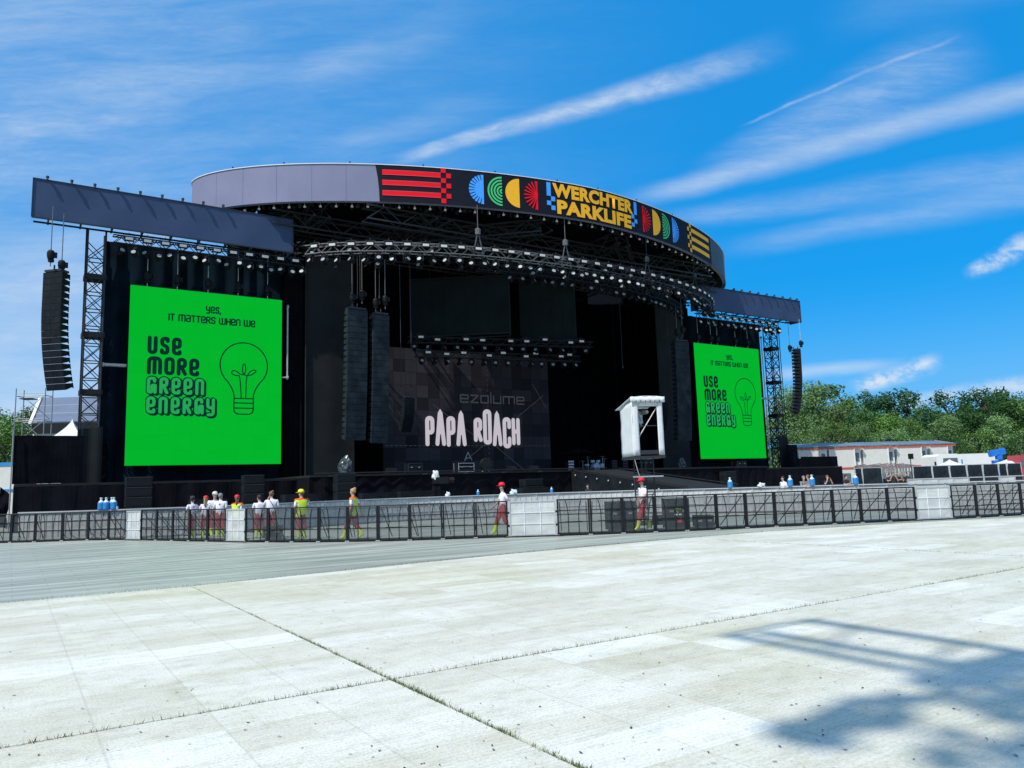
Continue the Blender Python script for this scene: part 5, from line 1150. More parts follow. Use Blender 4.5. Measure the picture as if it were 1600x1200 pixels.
def drums():
    t = thing('drum_kit', 'drum kit with cymbals on the stage right of the band backdrop', 'drum kit', on_stage(930, 1.5), ANG)
    D = mat('drum_shell', (.35, .42, .5), .3, .25, 6)
    b = MB(); b.lathe([(.0, 0), (.38, 0), (.40, .03), (.40, .5), (.38, .53), (.0, .53)], (0, -.3, .42), 18, 'y'); b.build('bass_drum', D, t)
    for x, y, z, r, h in ((-.35, -.1, .85, .2, .22), (.3, -.1, .85, .2, .22), (.85, .1, .3, .26, .45), (-.8, .2, .55, .22, .18)): b = MB(); b.lathe([(.0, 0), (r, 0), (r, h), (.0, h)], (x, y, z), 14); b.build('drum', D, t)
    for x, y, z in ((-.9, -.1, 1.35), (.85, -.1, 1.4), (-1.2, .3, 1.0), (1.3, .2, 1.2)):
        b = MB(); b.lathe([(.28, 0), (.05, .04), (.0, .05)], (x, y, z), 16); b.tube([(x, y, 0), (x, y, z)], .02); b.build('cymbal', M['alu'], t)
    b = MB(); b.box((0, .3, .02), (3, 2.2, .04)); b.build('rug', M['deck'], t)
    q = thing('stage_parasol', 'dark parasol shading the drum kit', 'parasol', on_stage(905, 2.6), ANG); b = MB(); b.lathe([(1.5, 1.75), (1.45, 1.8), (.7, 2.1), (.0, 2.25)], n=8); b.build('canopy', M['black_cloth'], q); b = MB(); b.tube([(0, 0, 0), (0, 0, 2.3)], .03); b.build('pole', M['black_metal'], q)
    for k, px in enumerate((890, 958, 975)):
        q = thing('keyboard_rack', ('silver rack of instruments left of the drum kit', 'grey instrument rack right of the drum kit', 'grey instrument rack furthest right of the drum kit')[k], 'rack', on_stage(px, 1.2), ANG); b = MB(); b.box((0, 0, .5), (.7, .5, 1.0)); b.build('body', M['black_plastic'], q); b = MB()
        for z in (.2, .45, .7, .95): b.box((0, -.26, z), (.6, .03, .14))
        b.build('panel', M['alu'] if k == 0 else M['dim_steel'], q)
drums()
def wedge(px, v, lab):
    t = thing('monitor_wedge', lab, 'speaker', on_stage(px, v), ANG+.1, 'monitor wedges'); P = [(-.35, -.25, 0), (-.35, .3, 0), (-.35, .22, .38), (-.35, -.1, .34)]
    b = MB(); b.slab(P, (.7, 0, 0)); b.build('cabinet', M['speaker_grey'], t); b = MB(); b.slab([(-.3, -.262, .04), (.3, -.262, .04), (.3, -.12, .33), (-.3, -.12, .33)], (0, -.012, .0)); b.build('grille', M['black_plastic'], t)
for px, v, lab in ((612, -7.3, 'dark monitor wedge at the stage edge left of centre'), (800, -7.3, 'dark monitor wedge at the stage edge right of the fan'), (835, -7.3, 'dark monitor wedge at the stage edge above the low speaker stack')): wedge(px, v, lab)
def pit_sub(px, y, v, w, lab):
    p = on_v(px, y, v); t = sthing('subwoofer', lab, 'speaker', (p.x, v, 0), 0, 'subwoofers on the pit floor'); h = max(.8, p.z)
    b = MB(); b.box((0, 0, h/2), (w, 1.0, h)); b.build('cabinet', M['speaker_grey'], t); b = MB()
    for s in (-1, 1): b.box((s*w*.24, -.51, h*.5), (w*.42, .03, h*.8))
    b.build('grille', M['black_plastic'], t)
for px, y, v, w, lab in ((470, 772, -8.0, 2.2, 'wide subwoofer on the pit floor behind the yellow-capped person'), (590, 770, -10.0, 2.4, 'wide subwoofer on the pit floor right of the blond person'), (655, 767, -10.6, 3.0, 'wide subwoofer on the pit floor left of the covered camera'), (835, 762, -10.4, 2.6, 'wide subwoofer on the pit floor right of the red-capped walker'), (325, 780, -7.0, 2.0, 'wide subwoofer on the pit floor behind the people in white shirts')): pit_sub(px, y, v, w, lab)
def covered_camera():
    p = gx(683, 47, 1.5); t = thing('covered_camera', 'broadcast camera under a black cover with a white plastic hood in the pit', 'camera', p, .2)
    b = MB(); b.sheet(lambda i, j: ((.62-.42*j+.05*sin(i*2*pi*5))*cos(2*pi*i), (.62-.42*j+.05*sin(i*2*pi*5))*sin(2*pi*i), 1.95*j+.02), 40, 8); b.build('cover', M['skirt'], t)
    b = MB(); b.box((.2, -.1, 2.12), (.95, .42, .40)); b.lathe([(.0, 0), (.17, .0), (.19, .35), (.0, .36)], (.68, -.1, 2.12), 10, 'x'); b.build('body', M['black_plastic'], t)
    r = random.Random(9); bm = bmesh.new(); bmesh.ops.create_icosphere(bm, subdivisions=3, radius=1)
    for q in bm.verts: k = 1+.18*sin(q.co.x*4+q.co.z*5)+.04*r.uniform(-1, 1); q.co = Vector((q.co.x*.22*k-.08, q.co.y*.2*k-.15, q.co.z*.34*k+2.42))
    me = bpy.data.meshes.new('hood'); bm.to_mesh(me); bm.free(); me.materials.append(M['white_tarp']); o = bpy.data.objects.new('plastic_hood', me); COL.objects.link(o); o.parent = t
covered_camera()
# ------------------------------------------------------------------ people
def person(loc, rz, label, height=1.75, arms='down', legs='stand', bag_='', shirt='shirt', pants='pants', boots='boots', hat=None, hair='hair_dark', pony=False, bun=False, vest=False, badge=False, strap=False, group=None, head_turn=0.0, female=False, hold=None):
    """local frame: facing +X, left is +Y. One skinned body; hair, cap, vest are parts."""
    k = height/1.75; J = {}; E = []; Rr = {}; tagm = {}
    def j(n, p, r, par=None, m='shirt'):
        J[n] = Vector(p); Rr[n] = r if isinstance(r, tuple) else (r, r)
        if par: E.append((par, n)); tagm[(par, n)] = m
    sw = .175 if female else .20
    j('pelvis', (0, 0, .96), (.13, .155)); j('waist', (.0, 0, 1.10), (.11, .135), 'pelvis', 'shirt'); j('chest', (.015, 0, 1.30), (.125, .165), 'waist'); j('neck0', (-.01, 0, 1.445), (.065, .075), 'chest'); j('neck', (.015, 0, 1.52), .052, 'neck0', 'skin')
    ht = head_turn; hx = lambda d: (d*cos(ht), d*sin(ht))
    a = hx(.035); j('jaw', (a[0], a[1], 1.58), (.062, .060), 'neck', 'skin'); a = hx(.022); j('skull', (a[0], a[1], 1.655), (.092, .078), 'jaw', 'skin'); a = hx(.01); j('crown', (a[0], a[1], 1.715), (.06, .055), 'skull', 'skin')
    a = hx(.118); j('nose', (a[0], a[1], 1.615), .012, 'skull', 'skin')
    for s, n in ((1, 'L'), (-1, 'R')):
        e = (-.078*sin(ht)*s, .078*cos(ht)*s); j('ear'+n, (e[0], e[1], 1.63), .016, 'skull', 'skin')
        st = {'stand': ((.0, .0), (.0, .0)), 'walk': ((.20, .30) if s > 0 else (-.02, -.30), None), 'walk2': ((.20, .30) if s < 0 else (-.02, -.30), None)}[legs]
        kx, ax = st[0] if legs != 'stand' else (.02, -.02)
        az = .09 if not (legs != 'stand' and ax < 0) else .16
        j('hip'+n, (0, .09*s, .90), (.112, .112), 'pelvis', 'pants'); j('knee'+n, (kx, .10*s, .50), (.088, .088), 'hip'+n, 'pants'); j('calf'+n, (kx*.5+ax*.5-.015, .10*s, .33), (.082, .082), 'knee'+n, 'pants'); j('ankle'+n, (ax, .10*s, az), (.046, .046), 'calf'+n, 'boots')
        tz = .035 if az < .1 else .05; j('heel'+n, (ax-.05, .10*s, az-.05), .036, 'ankle'+n, 'boots'); j('toe'+n, (ax+.15, .115*s, tz), (.034, .042), 'ankle'+n, 'boots')
        mode = arms if isinstance(arms, str) else arms[0 if s > 0 else 1]
        sh = (-.005, sw*s, 1.40)
        el, wr, pd = {'down': ((-.03, (sw+.055)*s, 1.12), (.04, (sw+.06)*s, .87), (.15, 0, -1)), 'fwd': ((.05, (sw+.05)*s, 1.13), (.27, (sw-.02)*s, 1.08), (1, -.15*s, .1)), 'face': ((.16, (sw+.05)*s, 1.20), (.20, (sw-.09)*s, 1.47), (.0, -.3*s, 1)),
                      'back': ((-.16, (sw+.05)*s, 1.14), (-.22, (sw+.04)*s, .90), (-.2, 0, -1)), 'swing': ((.10, (sw+.04)*s, 1.13), (.28, (sw+.02)*s, .97), (.7, 0, -.6)), 'chest': ((.08, (sw+.07)*s, 1.14), (.24, (sw-.13)*s, 1.20), (.5, -.7*s, .3)), 'up': ((.05, (sw+.10)*s, 1.55), (.10, (sw+.02)*s, 1.80), (0, 0, 1)), 'hipf': ((-.08, (sw+.14)*s, 1.15), (.02, (sw-.02)*s, 1.0), (.6, -.5*s, -.2))}[mode]
        j('sh'+n, sh, (.062, .066), 'chest', 'shirt'); j('uarm'+n, Vector(sh).lerp(Vector(el), .55), .048, 'sh'+n, 'shirt'); j('el'+n, el, .041, 'uarm'+n, 'skin'); j('wr'+n, wr, .028, 'el'+n, 'skin')
        pd = Vector(pd).normalized(); side = pd.cross(Vector((0, s, 0))) if abs(pd.y) < .8 else pd.cross(Vector((0, 0, 1))); side.normalize(); pm = Vector(wr)+pd*.055; j('palm'+n, pm, (.030, .020), 'wr'+n, 'skin')
        nrm = pd.cross(side).normalized()
        for q, (o_, ln) in enumerate(((.030, .062), (.010, .072), (-.010, .067), (-.028, .052))):
            b0 = pm+pd*.03+side*o_; j('f%d%s' % (q, n), b0, .0095, 'palm'+n, 'skin'); j('g%d%s' % (q, n), b0+pd*ln*.55+nrm*.012*s, .0088, 'f%d%s' % (q, n), 'skin'); j('h%d%s' % (q, n), b0+pd*ln*.85+nrm*.035*s, .0075, 'g%d%s' % (q, n), 'skin')
        j('t0'+n, pm-pd*.01+side*.035, .011, 'palm'+n, 'skin'); j('t1'+n, pm+pd*.03+side*.062+nrm*.015*s, .009, 't0'+n, 'skin')
    names = list(J); idx = {n: i for i, n in enumerate(names)}; me = bpy.data.meshes.new('body'); me.from_pydata([J[n] for n in names], [(idx[a], idx[c]) for a, c in E], []); ob = bpy.data.objects.new('body', me); COL.objects.link(ob)
    sk = ob.modifiers.new('skin', 'SKIN'); sk.branch_smoothing = .3
    if not me.skin_vertices: bpy.context.view_layer.update()
    lay = me.skin_vertices[0].data
    for n in names: lay[idx[n]].radius = tuple(q*(1.22 if n in ('pelvis', 'waist', 'chest') or n[:2] == 'ua' else 1.08) for q in Rr[n]); lay[idx[n]].use_root = (n == 'pelvis')
    ob.modifiers.new('sub', 'SUBSURF').levels = 1; ob.modifiers['sub'].render_levels = 1
    dg = bpy.context.evaluated_depsgraph_get(); body = bpy.data.meshes.new_from_object(ob.evaluated_get(dg)); bpy.data.objects.remove(ob); bpy.data.meshes.remove(me)
    MT = {'shirt': 0, 'skin': 1, 'pants': 2, 'boots': 3}; body.materials.clear()
    for m in (shirt, 'skin', pants, boots): body.materials.append(M[m])
    segs = [(J[a], J[c], tagm[(a, c)], a, c) for a, c in E]
    near = []
    for p in body.polygons:
        best = None
        for a, c, m, an, cn in segs:
            ab = c-a; t = max(0, min(1, (p.center-a).dot(ab)/max(1e-9, ab.length_squared))); d = (p.center-a-ab*t).length-.5*(Rr[an][0]+Rr[cn][0])*.5
            if best is None or d < best[0]: best = (d, m, an, cn)
        m = best[1]
        if m == 'shirt' and p.center.z < .985 and best[2] in ('pelvis', 'waist'): m = 'pants'
        if m == 'pants' and p.center.z < .33 and boots == 'boots': m = 'boots'
        p.material_index = MT[m]; p.use_smooth = True; near.append(best)   # nearest limb of every face
    root = thing('person', label, 'person', loc, rz, group); root.scale = (k, k, k)
    for v in body.vertices: pass
    bo = bpy.data.objects.new('body', body); COL.objects.link(bo); bo.parent = root
    hd = Vector((J['skull'].x, J['skull'].y, 1.665)); rot = Matrix.Rotation(ht, 3, 'Z')
    def blob(name, m, fn, sub=3, keep=None):
        bm = bmesh.new(); bmesh.ops.create_icosphere(bm, subdivisions=sub, radius=1)
        for v in bm.verts: v.co = fn(v.co)
        if keep: bmesh.ops.delete(bm, geom=[f for f in bm.faces if not keep(f.calc_center_median())], context='FACES')
        me = bpy.data.meshes.new(name); bm.to_mesh(me); bm.free(); me.materials.append(M[m]); [setattr(p, 'use_smooth', True) for p in me.polygons]; o = bpy.data.objects.new(name, me); COL.objects.link(o); o.parent = root; return o
    blob('hair', hair, lambda c: hd+rot @ Vector((c.x*.108-.018-.01*(c.z < 0), c.y*.093, c.z*(.105 if c.z > 0 else .10)+.008 if c.x < .35 or c.z > .35 else c.z*.1+.06)), 2)
    for s in (-1, 1): blob('eye', 'eye', lambda c, s=s: hd+rot @ Vector((.088+c.x*.008, s*.03+c.y*.011, -.012+c.z*.007)), 1)
    if pony: blob('ponytail', hair, lambda c: hd+rot @ Vector((-.13+c.x*.045-.02*c.z**2, c.y*.05*(1-.3*c.z), -.13+c.z*.19)), 2)
    if bun: blob('hair_bun', hair, lambda c: hd+rot @ Vector((-.085+c.x*.055, c.y*.055, .085+c.z*.05)), 2)
    if hat:
        b = MB(); b.lathe([(.112, .0), (.116, .03), (.108, .08), (.075, .115), (.03, .128), (.0, .13)], n=16); b.v = [tuple(hd+rot @ Vector((x*1.02-.004, y*.90, z+.012))) for x, y, z in b.v]; c = b.build('cap', M[hat], root, smooth=True)
        b = MB(); pts = [(.085, .085), (.14, .075), (.185, .045), (.195, 0), (.185, -.045), (.14, -.075), (.085, -.085)]; b.slab([tuple(hd+rot @ Vector((x, y, .018-.08*(x-.09)))) for x, y in pts], (0, 0, .01)); b.build('peak', M[hat], c)
    def shell(name, m, cond, off):
        bm = bmesh.new(); bm.from_mesh(body); bm.faces.ensure_lookup_table(); bmesh.ops.delete(bm, geom=[f for f in bm.faces if not cond(f.index, f.calc_center_median())], context='FACES'); bm.normal_update()
        nn = {v: v.normal.copy() for v in bm.verts}
        for v in bm.verts: v.co += nn[v]*off
        me = bpy.data.meshes.new(name); bm.to_mesh(me); bm.free(); me.materials.clear(); me.materials.append(M[m]); [setattr(p, 'material_index', 0) for p in me.polygons]; o = bpy.data.objects.new(name, me); COL.objects.link(o); o.parent = root; return o
    tors = ('pelvis', 'waist', 'chest', 'neck0')
    if vest:
        shell('vest', 'vest', lambda i, c: near[i][2] in tors and near[i][3] in ('waist', 'chest', 'neck0', 'pelvis', 'hipL', 'hipR', 'shL', 'shR') and   .80 < c.z < 1.41, .024)
        shell('vest_yoke', 'orange', lambda i, c: near[i][2] in tors and 1.40 < c.z < 1.48 and near[i][1] != 'skin', .026)
    if badge:
        b = MB(); x = min(v.co.x for v in body.vertices if 1.2 < v.co.z < 1.4 and abs(v.co.y) < .1); b.box((x-.004, 0, 1.33), (.008, .07, .024)); b.box((x-.004, 0, 1.33), (.0085, .024, .07)); b.build('back_emblem', M['red'], root)
    if strap: b = MB(); b.tube([(.10, .13, 1.42), (-.02, .10, 1.475), (-.14, .0, 1.32), (-.15, -.12, 1.10)], .012, 5); b.build('bag_strap', M['black_plastic'], root)
    if hold == 'paper':
        p = J['palmL']+Vector((.07, -.02, .05)); q = thing('paper_sheet', 'white paper held by the red-capped walker below the booth', 'paper', root.matrix_basis @ (p*1), rz); q.location = Vector(loc)+Matrix.Rotation(rz, 3, 'Z') @ (p*k); b = MB(); b.slab([(-.02, -.1, -.12), (.02, .1, -.12), (.05, .1, .16), (.01, -.1, .16)], (.004, 0, 0)); b.build('sheet', M['rim_white'], q)
    return root
FL = lambda p: p+Vector((0, 0, -.012))
DEG = radians
person(FL(gx(300, 31.0)), DEG(150), 'person in a dark cap and white shirt, leftmost of the group at the barrier', 1.63, ('fwd', 'hipf'), hat='cap_dark', badge=True, head_turn=-.9)
person(FL(gx(321, 31.2)), DEG(110), 'blond ponytailed person in a red cap and white shirt with back turned', 1.62, ('chest', 'down'), hat='cap_red', hair='hair_blond', pony=True, badge=True, female=True, head_turn=-.3)
person(FL(gx(335, 32.4)), DEG(-60), 'person in a pale flat cap facing the camera behind the group at the barrier', 1.78, ('chest', 'chest'), hat='cap_white', hair='hair_grey', head_turn=.3)
person(FL(gx(344, 30.8)), DEG(95), 'grey haired person in a white shirt standing with back to the camera', 1.73, ('fwd', 'down'), hair='hair_grey', badge=True)
person(FL(gx(370, 29.4)), DEG(75), 'person in a red cap and yellow vest behind the narrow white barrier panel', 1.62, ('chest', 'down'), hat='cap_red', hair='hair_brown', pony=True, vest=True, female=True, head_turn=.5)
person(FL(gx(405, 29.6)), DEG(120), 'dark haired person in a white shirt beside the person with a shoulder strap', 1.62, ('fwd', 'hipf'), hair='hair_dark', head_turn=.5)
person(FL(gx(424, 29.4)), DEG(110), 'brown haired person in a white shirt with a black shoulder strap, hand at face', 1.74, ('face', 'down'), hair='hair_brown', bun=True, strap=True, head_turn=.6)
person(FL(gx(471, 27.9)), DEG(125), 'person in a yellow cap, yellow vest and red trousers standing behind the barrier', 1.74, ('down', 'fwd'), hat='cap_yellow', vest=True, hair='hair_brown', head_turn=.7)
person(FL(gx(552, 27.4)), DEG(165), 'blond person in a yellow vest with a hair bun walking left', 1.74, ('down', 'back'), legs='walk', vest=True, hair='hair_blond', bun=True, female=True)
person(FL(gx(786, 27.2)), DEG(192), 'person in red cap and white shirt walking left beside the wide white panel', 1.75, ('back', 'swing'), legs='walk2', hat='cap_red', hair='hair_dark')
person(FL(gx(1005, 26.9)), DEG(200), 'person in red cap and white shirt walking left below the booth, holding paper', 1.76, ('fwd', 'down'), legs='walk', hat='cap_red', hair='hair_dark', hold='paper', head_turn=.2)
dk = dict(shirt='black_tee', pants='black_tee', boots='shoe')
person(FL(gx(1225, 42)), DEG(200), 'dark haired person in a white top standing in the pit below the right screen', 1.70, 'down', pants='black_tee', boots='shoe')
person(FL(gx(1257, 45)), DEG(-70), 'person in a grey top in the pit, left of the blue tank on the right', 1.68, 'chest', shirt='grey_tee', pants='black_tee', boots='shoe', hair='hair_grey')
person(FL(gx(1264, 47)), DEG(160), 'dark haired person in grey standing just behind the blue tank on the right', 1.74, 'down', shirt='grey_tee', pants='black_tee', boots='shoe', hair='hair_brown')
person(FL(gx(1294, 46)), DEG(-80), 'person in black with hands at the face at the right end of the stage', 1.68, 'face', hair='hair_brown', **dk)
person(FL(gx(1323, 47)), DEG(-60), 'person in black standing left of the blue tank below the cabins', 1.66, 'chest', hair='hair_dark', **dk)
for k, (px, Y, h, a, lab) in enumerate(((1390, 62, 1.66, 'chest', 'person in black with folded arms, leftmost of the group below the cabins'), (1397, 61, 1.74, 'face', 'person in black with raised hands in the group below the cabins'), (1405, 63, 1.68, 'chest', 'person in black in the middle of the group below the cabins'), (1418, 62, 1.70, 'fwd', 'person in black at the right end of the group below the cabins'))):
    person(FL(gx(px, Y)), DEG((-70, -110, -60, -140)[k]), lab, h, a, hair=('hair_dark', 'hair_brown', 'hair_blond', 'hair_dark')[k], group='people in black below the cabins', **dk)
person(FL(gx(919, 46)), DEG(-100), 'person in black standing in the pit under the catwalk', 1.60, 'down', hair='hair_dark', **dk)
# ------------------------------------------------------------------ background on the right: cabins, fences, vehicles, tents
def cabins():
    pxs = [1249, 1297, 1350, 1403, 1455, 1496]
    for k in range(5):
        Y = 90+k*.6; a, c = at_depth(pxs[k], 728, Y), at_depth(pxs[k+1], 728, Y); W_ = c.x-a.x; c0 = Vector(((a.x+c.x)/2, Y, 0)); zb, zt = 2.55, 4.72
        t = thing('site_cabin', ORD[k]+' pale two-storey site cabin from the left, with dark sloping roof and red trim', 'cabin', c0, 0, 'site cabins beyond the stage')
        rec = .95; x0, x1 = -W_/2, W_/2; xs = x1-rec
        b = MB(); b.box(((x0+xs)/2, 1.6, zt/2+.1), (xs-x0, 3.2, zt-.2)); b.build('wall', M['cabin'], t)
        b = MB(); b.box(((xs+x1)/2, 1.9, zt/2+.1), (rec, 2.6, zt-.2)); r_ = b.build('recess_wall', M['cabin_white'], t)
        b = MB(); b.box(((xs+x1)/2, .57, 3.7), (.5, .06, 1.0)); b.build('window', M['glass'], t)
        b = MB(); b.bar((x0+.05, -.02, zb), (x0+.05, -.02, zt), .10); b.bar((xs-.05, -.02, zb), (xs-.05, -.02, zt), .10); b.build('corner_post', M['cabin_white'], t)
        b = MB(); b.box((0, .0, zt+.06), (W_, .16, .17)); b.build('trim', M['trim_red'], t)
        b = MB(); b.box((0, -.03, zb-.1), (W_, .1, .18)); b.build('floor_trim', M['trim_red'], t)
        b = MB(); b.slab([(x0-.1, -.1, zt+.22), (x1+.1, -.1, zt+.22), (x1-.5, 3.3, zt+.72), (x0-.0, 3.3, zt+.80)], (0, 0, .08)); rf = b.build('roof', M['cabin_roof'], t)
        b = MB(); b.bar((x0, 1.2, zt+.52), (x1-.2, 1.2, zt+.50), .05, .03); b.bar((x1-.25, -.05, zt+.31), (x1-.62, 3.2, zt+.83), .10, .05); b.build('roof_rib', M['alu'], rf)
        b = MB(); b.box((-.2, -.02, 1.3), (1.1, .05, 1.1)); b.build('window', M['glass'], t)
cabins()
def box_truck():
    p = gx(1478, 84); t = thing('lorry', 'white lorry cab with a dark windscreen beside the cabins', 'lorry', p, 0)
    b = MB(); b.slab([(-1.35, -1, .5), (1.3, -1, .5), (1.3, -1, 3.2), (.9, -1, 3.55), (-.9, -1, 3.55), (-1.35, -1, 3.3)], (0, 3.2, 0)); b.build('cab', M['cabin_white'], t)
    b = MB(); b.slab([(-.75, -1.03, 2.0), (1.0, -1.03, 2.0), (.9, -1.03, 3.1), (-.6, -1.03, 3.1)], (0, .05, 0)); b.build('windscreen', M['glass'], t)
    for x in (-1.0, 1.0): b = MB(); b.lathe([(.0, -.15), (.5, -.15), (.5, .15), (.0, .15)], (x, -.6, .5), 14, 'x'); b.build('wheel', M['black_plastic'], t)
    b = MB(); b.box((-1.5, -1.0, 2.5), (.14, .1, .5)); b.build('mirror', M['black_plastic'], t)
    p = gx(1529, 88); t = thing('trailer', 'long white trailer with a blue lower stripe beside the lorry', 'trailer', p, 0); w = 66/FPX*88
    b = MB(); b.box((0, 1.2, 2.35), (w, 2.5, 2.5)); b.build('body', M['cabin_white'], t)
    b = MB(); b.box((.6, -.07, 1.42), (w-1.4, .05, .34)); b.build('stripe', M['tank_blue'], t)
    b = MB(); b.box((-w/2+.6, -.07, 2.7), (.36, .05, .6)); b.build('blue_sign', M['tank_blue'], t)
    for x in (-1.4, -.4, 1.4): b = MB(); b.lathe([(.0, -.15), (.5, -.15), (.5, .15), (.0, .15)], (x, .1, .5), 14, 'y'); b.build('wheel', M['black_plastic'], t)
    p = gx(1561, 82); t = thing('boom_lift', 'blue boom lift with folded arm above the white trailer', 'lift', p, 0); bl = mat('lift_blue', (.015, .17, .62), .45, .15, 3)
    b = MB(); b.bar((-.15, 0, 1.2), (.25, 0, 2.5), .75, .5); b.build('turret', bl, t)
    b = MB(); b.bar((-.5, -.1, 2.45), (.55, -.1, 2.5), .55, .45); b.build('lower_arm', bl, t)
    b = MB(); b.bar((-.85, -.2, 3.35), (.75, -.2, 3.65), .5, .62); b.box((.1, -.2, 3.0), (.5, .5, .5)); b.build('upper_arm', bl, t)
    b = MB(); b.box((0, 0, .8), (1.8, 1.6, .7)); b.build('chassis', bl, t)
    for x in (-.7, .7): b = MB(); b.lathe([(.0, -.15), (.42, -.15), (.42, .15), (.0, .15)], (x, -.8, .42), 14, 'y'); b.build('wheel', M['black_plastic'], t)
    p = gx(1612, 74); t = thing('red_van', 'red vehicle at the right edge behind the dark fence', 'van', p, 0)
    b = MB(); b.slab([(-1.0, 0, .4), (1.6, 0, .4), (1.6, 0, 3.0), (-.8, 0, 3.0), (-1.0, 0, 2.0)], (0, 2, 0)); b.build('body', mat('van_red', (.45, .05, .06), .4, .1), t)
    b = MB(); b.slab([(-.8, -.03, 1.9), (.4, -.03, 1.9), (.4, -.03, 2.7), (-.7, -.03, 2.7)], (0, .04, 0)); b.build('window', M['glass'], t)
    for x in (-.5, 1.2): b = MB(); b.lathe([(.0, -.1), (.38, -.1), (.38, .1), (.0, .1)], (x, -.0, .38), 12, 'y'); b.build('wheel', M['black_plastic'], t)
box_truck()
def pagoda(px, Y, zpk, half, zeave, lab, rz=.3):
    t = thing('pagoda_tent', lab, 'tent', gx(px, Y), rz, 'white pagoda tents')
    b = MB(); n = 8
    def rf(i, j):
        a = 2*pi*i+pi/4; k = (1-j)**1.5*.92+.08*(1-j); m = max(abs(cos(a)), abs(sin(a))); return (half*cos(a)/m*k, half*sin(a)/m*k, zeave+(zpk-zeave)*j)
    b.sheet(rf, 32, 8); b.build('roof', M['white_tarp'], t)
    b = MB(); b.sheet(lambda i, j: (half*cos(2*pi*i+pi/4)/max(abs(cos(2*pi*i+pi/4)), abs(sin(2*pi*i+pi/4))), half*sin(2*pi*i+pi/4)/max(abs(cos(2*pi*i+pi/4)), abs(sin(2*pi*i+pi/4))), zeave-.3*j), 32, 1); b.build('valance', M['white_tarp'], t)
    for i in (-1, 1):
        for j in (-1, 1): b = MB(); b.tube([(i*half*.97, j*half*.97, 0), (i*half*.97, j*half*.97, zeave)], .05); b.build('leg', M['alu'], t)
pagoda(1487, 72, 2.8, 1.15, 2.12, 'small white pointed tent in front of the lorry', 0)
pagoda(1585, 76, 2.95, 1.2, 2.25, 'small white pointed tent right of the blue boom lift', .2)
pagoda(107, 58, 7.75, 2.1, 5.4, 'white pointed tent roof rising behind the black side wall on the left', .2)
def scrim_fence(x0, x1, Y, z1, lab):
    a, c = gx(x0, Y, 1.6), gx(x1, Y, 1.6); m = (a+c)/2; w = c.x-a.x; t = thing('fence_panel', lab, 'fence', m, 0, 'dark covered fence panels on the right')
    b = MB(); b.sheet(lambda i, j: (-w/2+.05+(w-.1)*i, -.06-.05*sin((i*3+j*1.5)*4), .12+(z1-.15)*j), 16, 5); b.build('scrim', M['mesh_dark'], t)
    b = MB(); [b.tube([(s*w/2, 0, 0), (s*w/2, 0, z1+.04)], .035) for s in (-1, 1)]; b.tube([(-w/2, 0, z1), (w/2, 0, z1)], .025); b.tube([(-w/2, 0, .1), (w/2, 0, .1)], .025); b.build('frame', M['alu'], t)
    b = MB(); b.box((-w/2, 0, .06), (.25, .6, .12)); b.build('foot', M['dim_steel'], t)
for k, (a, c, lab) in enumerate(((1336, 1347, 'narrow dark fence panel left of the barrier stacks'), (1348, 1378, 'dark fence panel just left of the barrier stacks'), (1427, 1456, 'dark fence panel just right of the barrier stacks'), (1457, 1483, 'dark fence panel below the left side of the small white tent'), (1484, 1510, 'dark fence panel below the right side of the small white tent'), (1511, 1535, 'dark fence panel below the left part of the white trailer'), (1536, 1560, 'dark fence panel below the blue boom lift'), (1561, 1573, 'narrow dark fence panel just right of the blue boom lift'), (1574, 1596, 'rightmost dark fence panel beside the red vehicle'))): scrim_fence(a, c, 68, 2.2, lab)
def barrier_stack(px, Y, n, lab):
    t = thing('barrier_stack', lab, 'barrier stack', gx(px, Y), .15, 'stacked barriers'); r = random.Random(px)
    for k in range(n):
        x = (k-n/2)*.24; b = MB(); l = r.uniform(-.25, .25)
        P = [(x, -.8, 1.2), (x+l, -.8, 2.5+r.uniform(-.2, .2)), (x+l, .9, 2.5), (x, .9, 1.2)]
        for p, q in zip(P, P[1:]+P[:1]): b.tube([p, q], .03, 5)
        for f in (.25, .5, .75): b.tube([Vector(P[0]).lerp(Vector(P[3]), f), Vector(P[1]).lerp(Vector(P[2]), f)], .02, 5)
        b.tube([(x-.2, -.8, 1.75), (x+.25, -.8, 1.8)], .02, 5); b.build('barrier', M['steel'], t)
    b = MB(); b.box((0, 0, .65), (n*.26, 2.0, 1.0)); b.build('trolley', M['black_metal'], t)
barrier_stack(1360, 76, 9, 'jumble of grey steel barriers standing behind the left dark fence panel'); barrier_stack(1402, 74, 16, 'long jumble of grey steel barriers below the cabins behind the people')
def low_row():
    k = 0; x = 1418
    for k in range(8):
        x1 = x+24; a, c = gx(x, 58), gx(x1, 58); w = c.x-a.x; t = thing('crowd_barrier', ORD[k]+' low grey barrier from the left in the far right row', 'barrier', (a+c)/2, 0, 'low grey barriers on the far right'); solid = k < 4 or k == 6
        b = MB(); [b.box((s*(w/2-.03), 0, .6), (.05, .05, 1.2)) for s in (-1, 1)]; b.bar((-w/2, 0, 1.18), (w/2, 0, 1.18), .07); b.bar((-w/2, 0, .12), (w/2, 0, .12), .05); b.build('frame', M['alu'], t)
        b = MB()
        if solid: b.box((0, .01, .65), (w-.08, .02, 1.0))
        else: [b.bar((-w/2+w*(q+1)/10, 0, .12), (-w/2+w*(q+1)/10, 0, 1.16), .025) for q in range(9)]
        if not solid: b.bar((-w/2, 0, .65), (w/2, 0, .65), .025)
        b.build('panel' if solid else 'bars', M['perf_mid'] if solid else M['dim_steel'], t); x = x1
low_row()
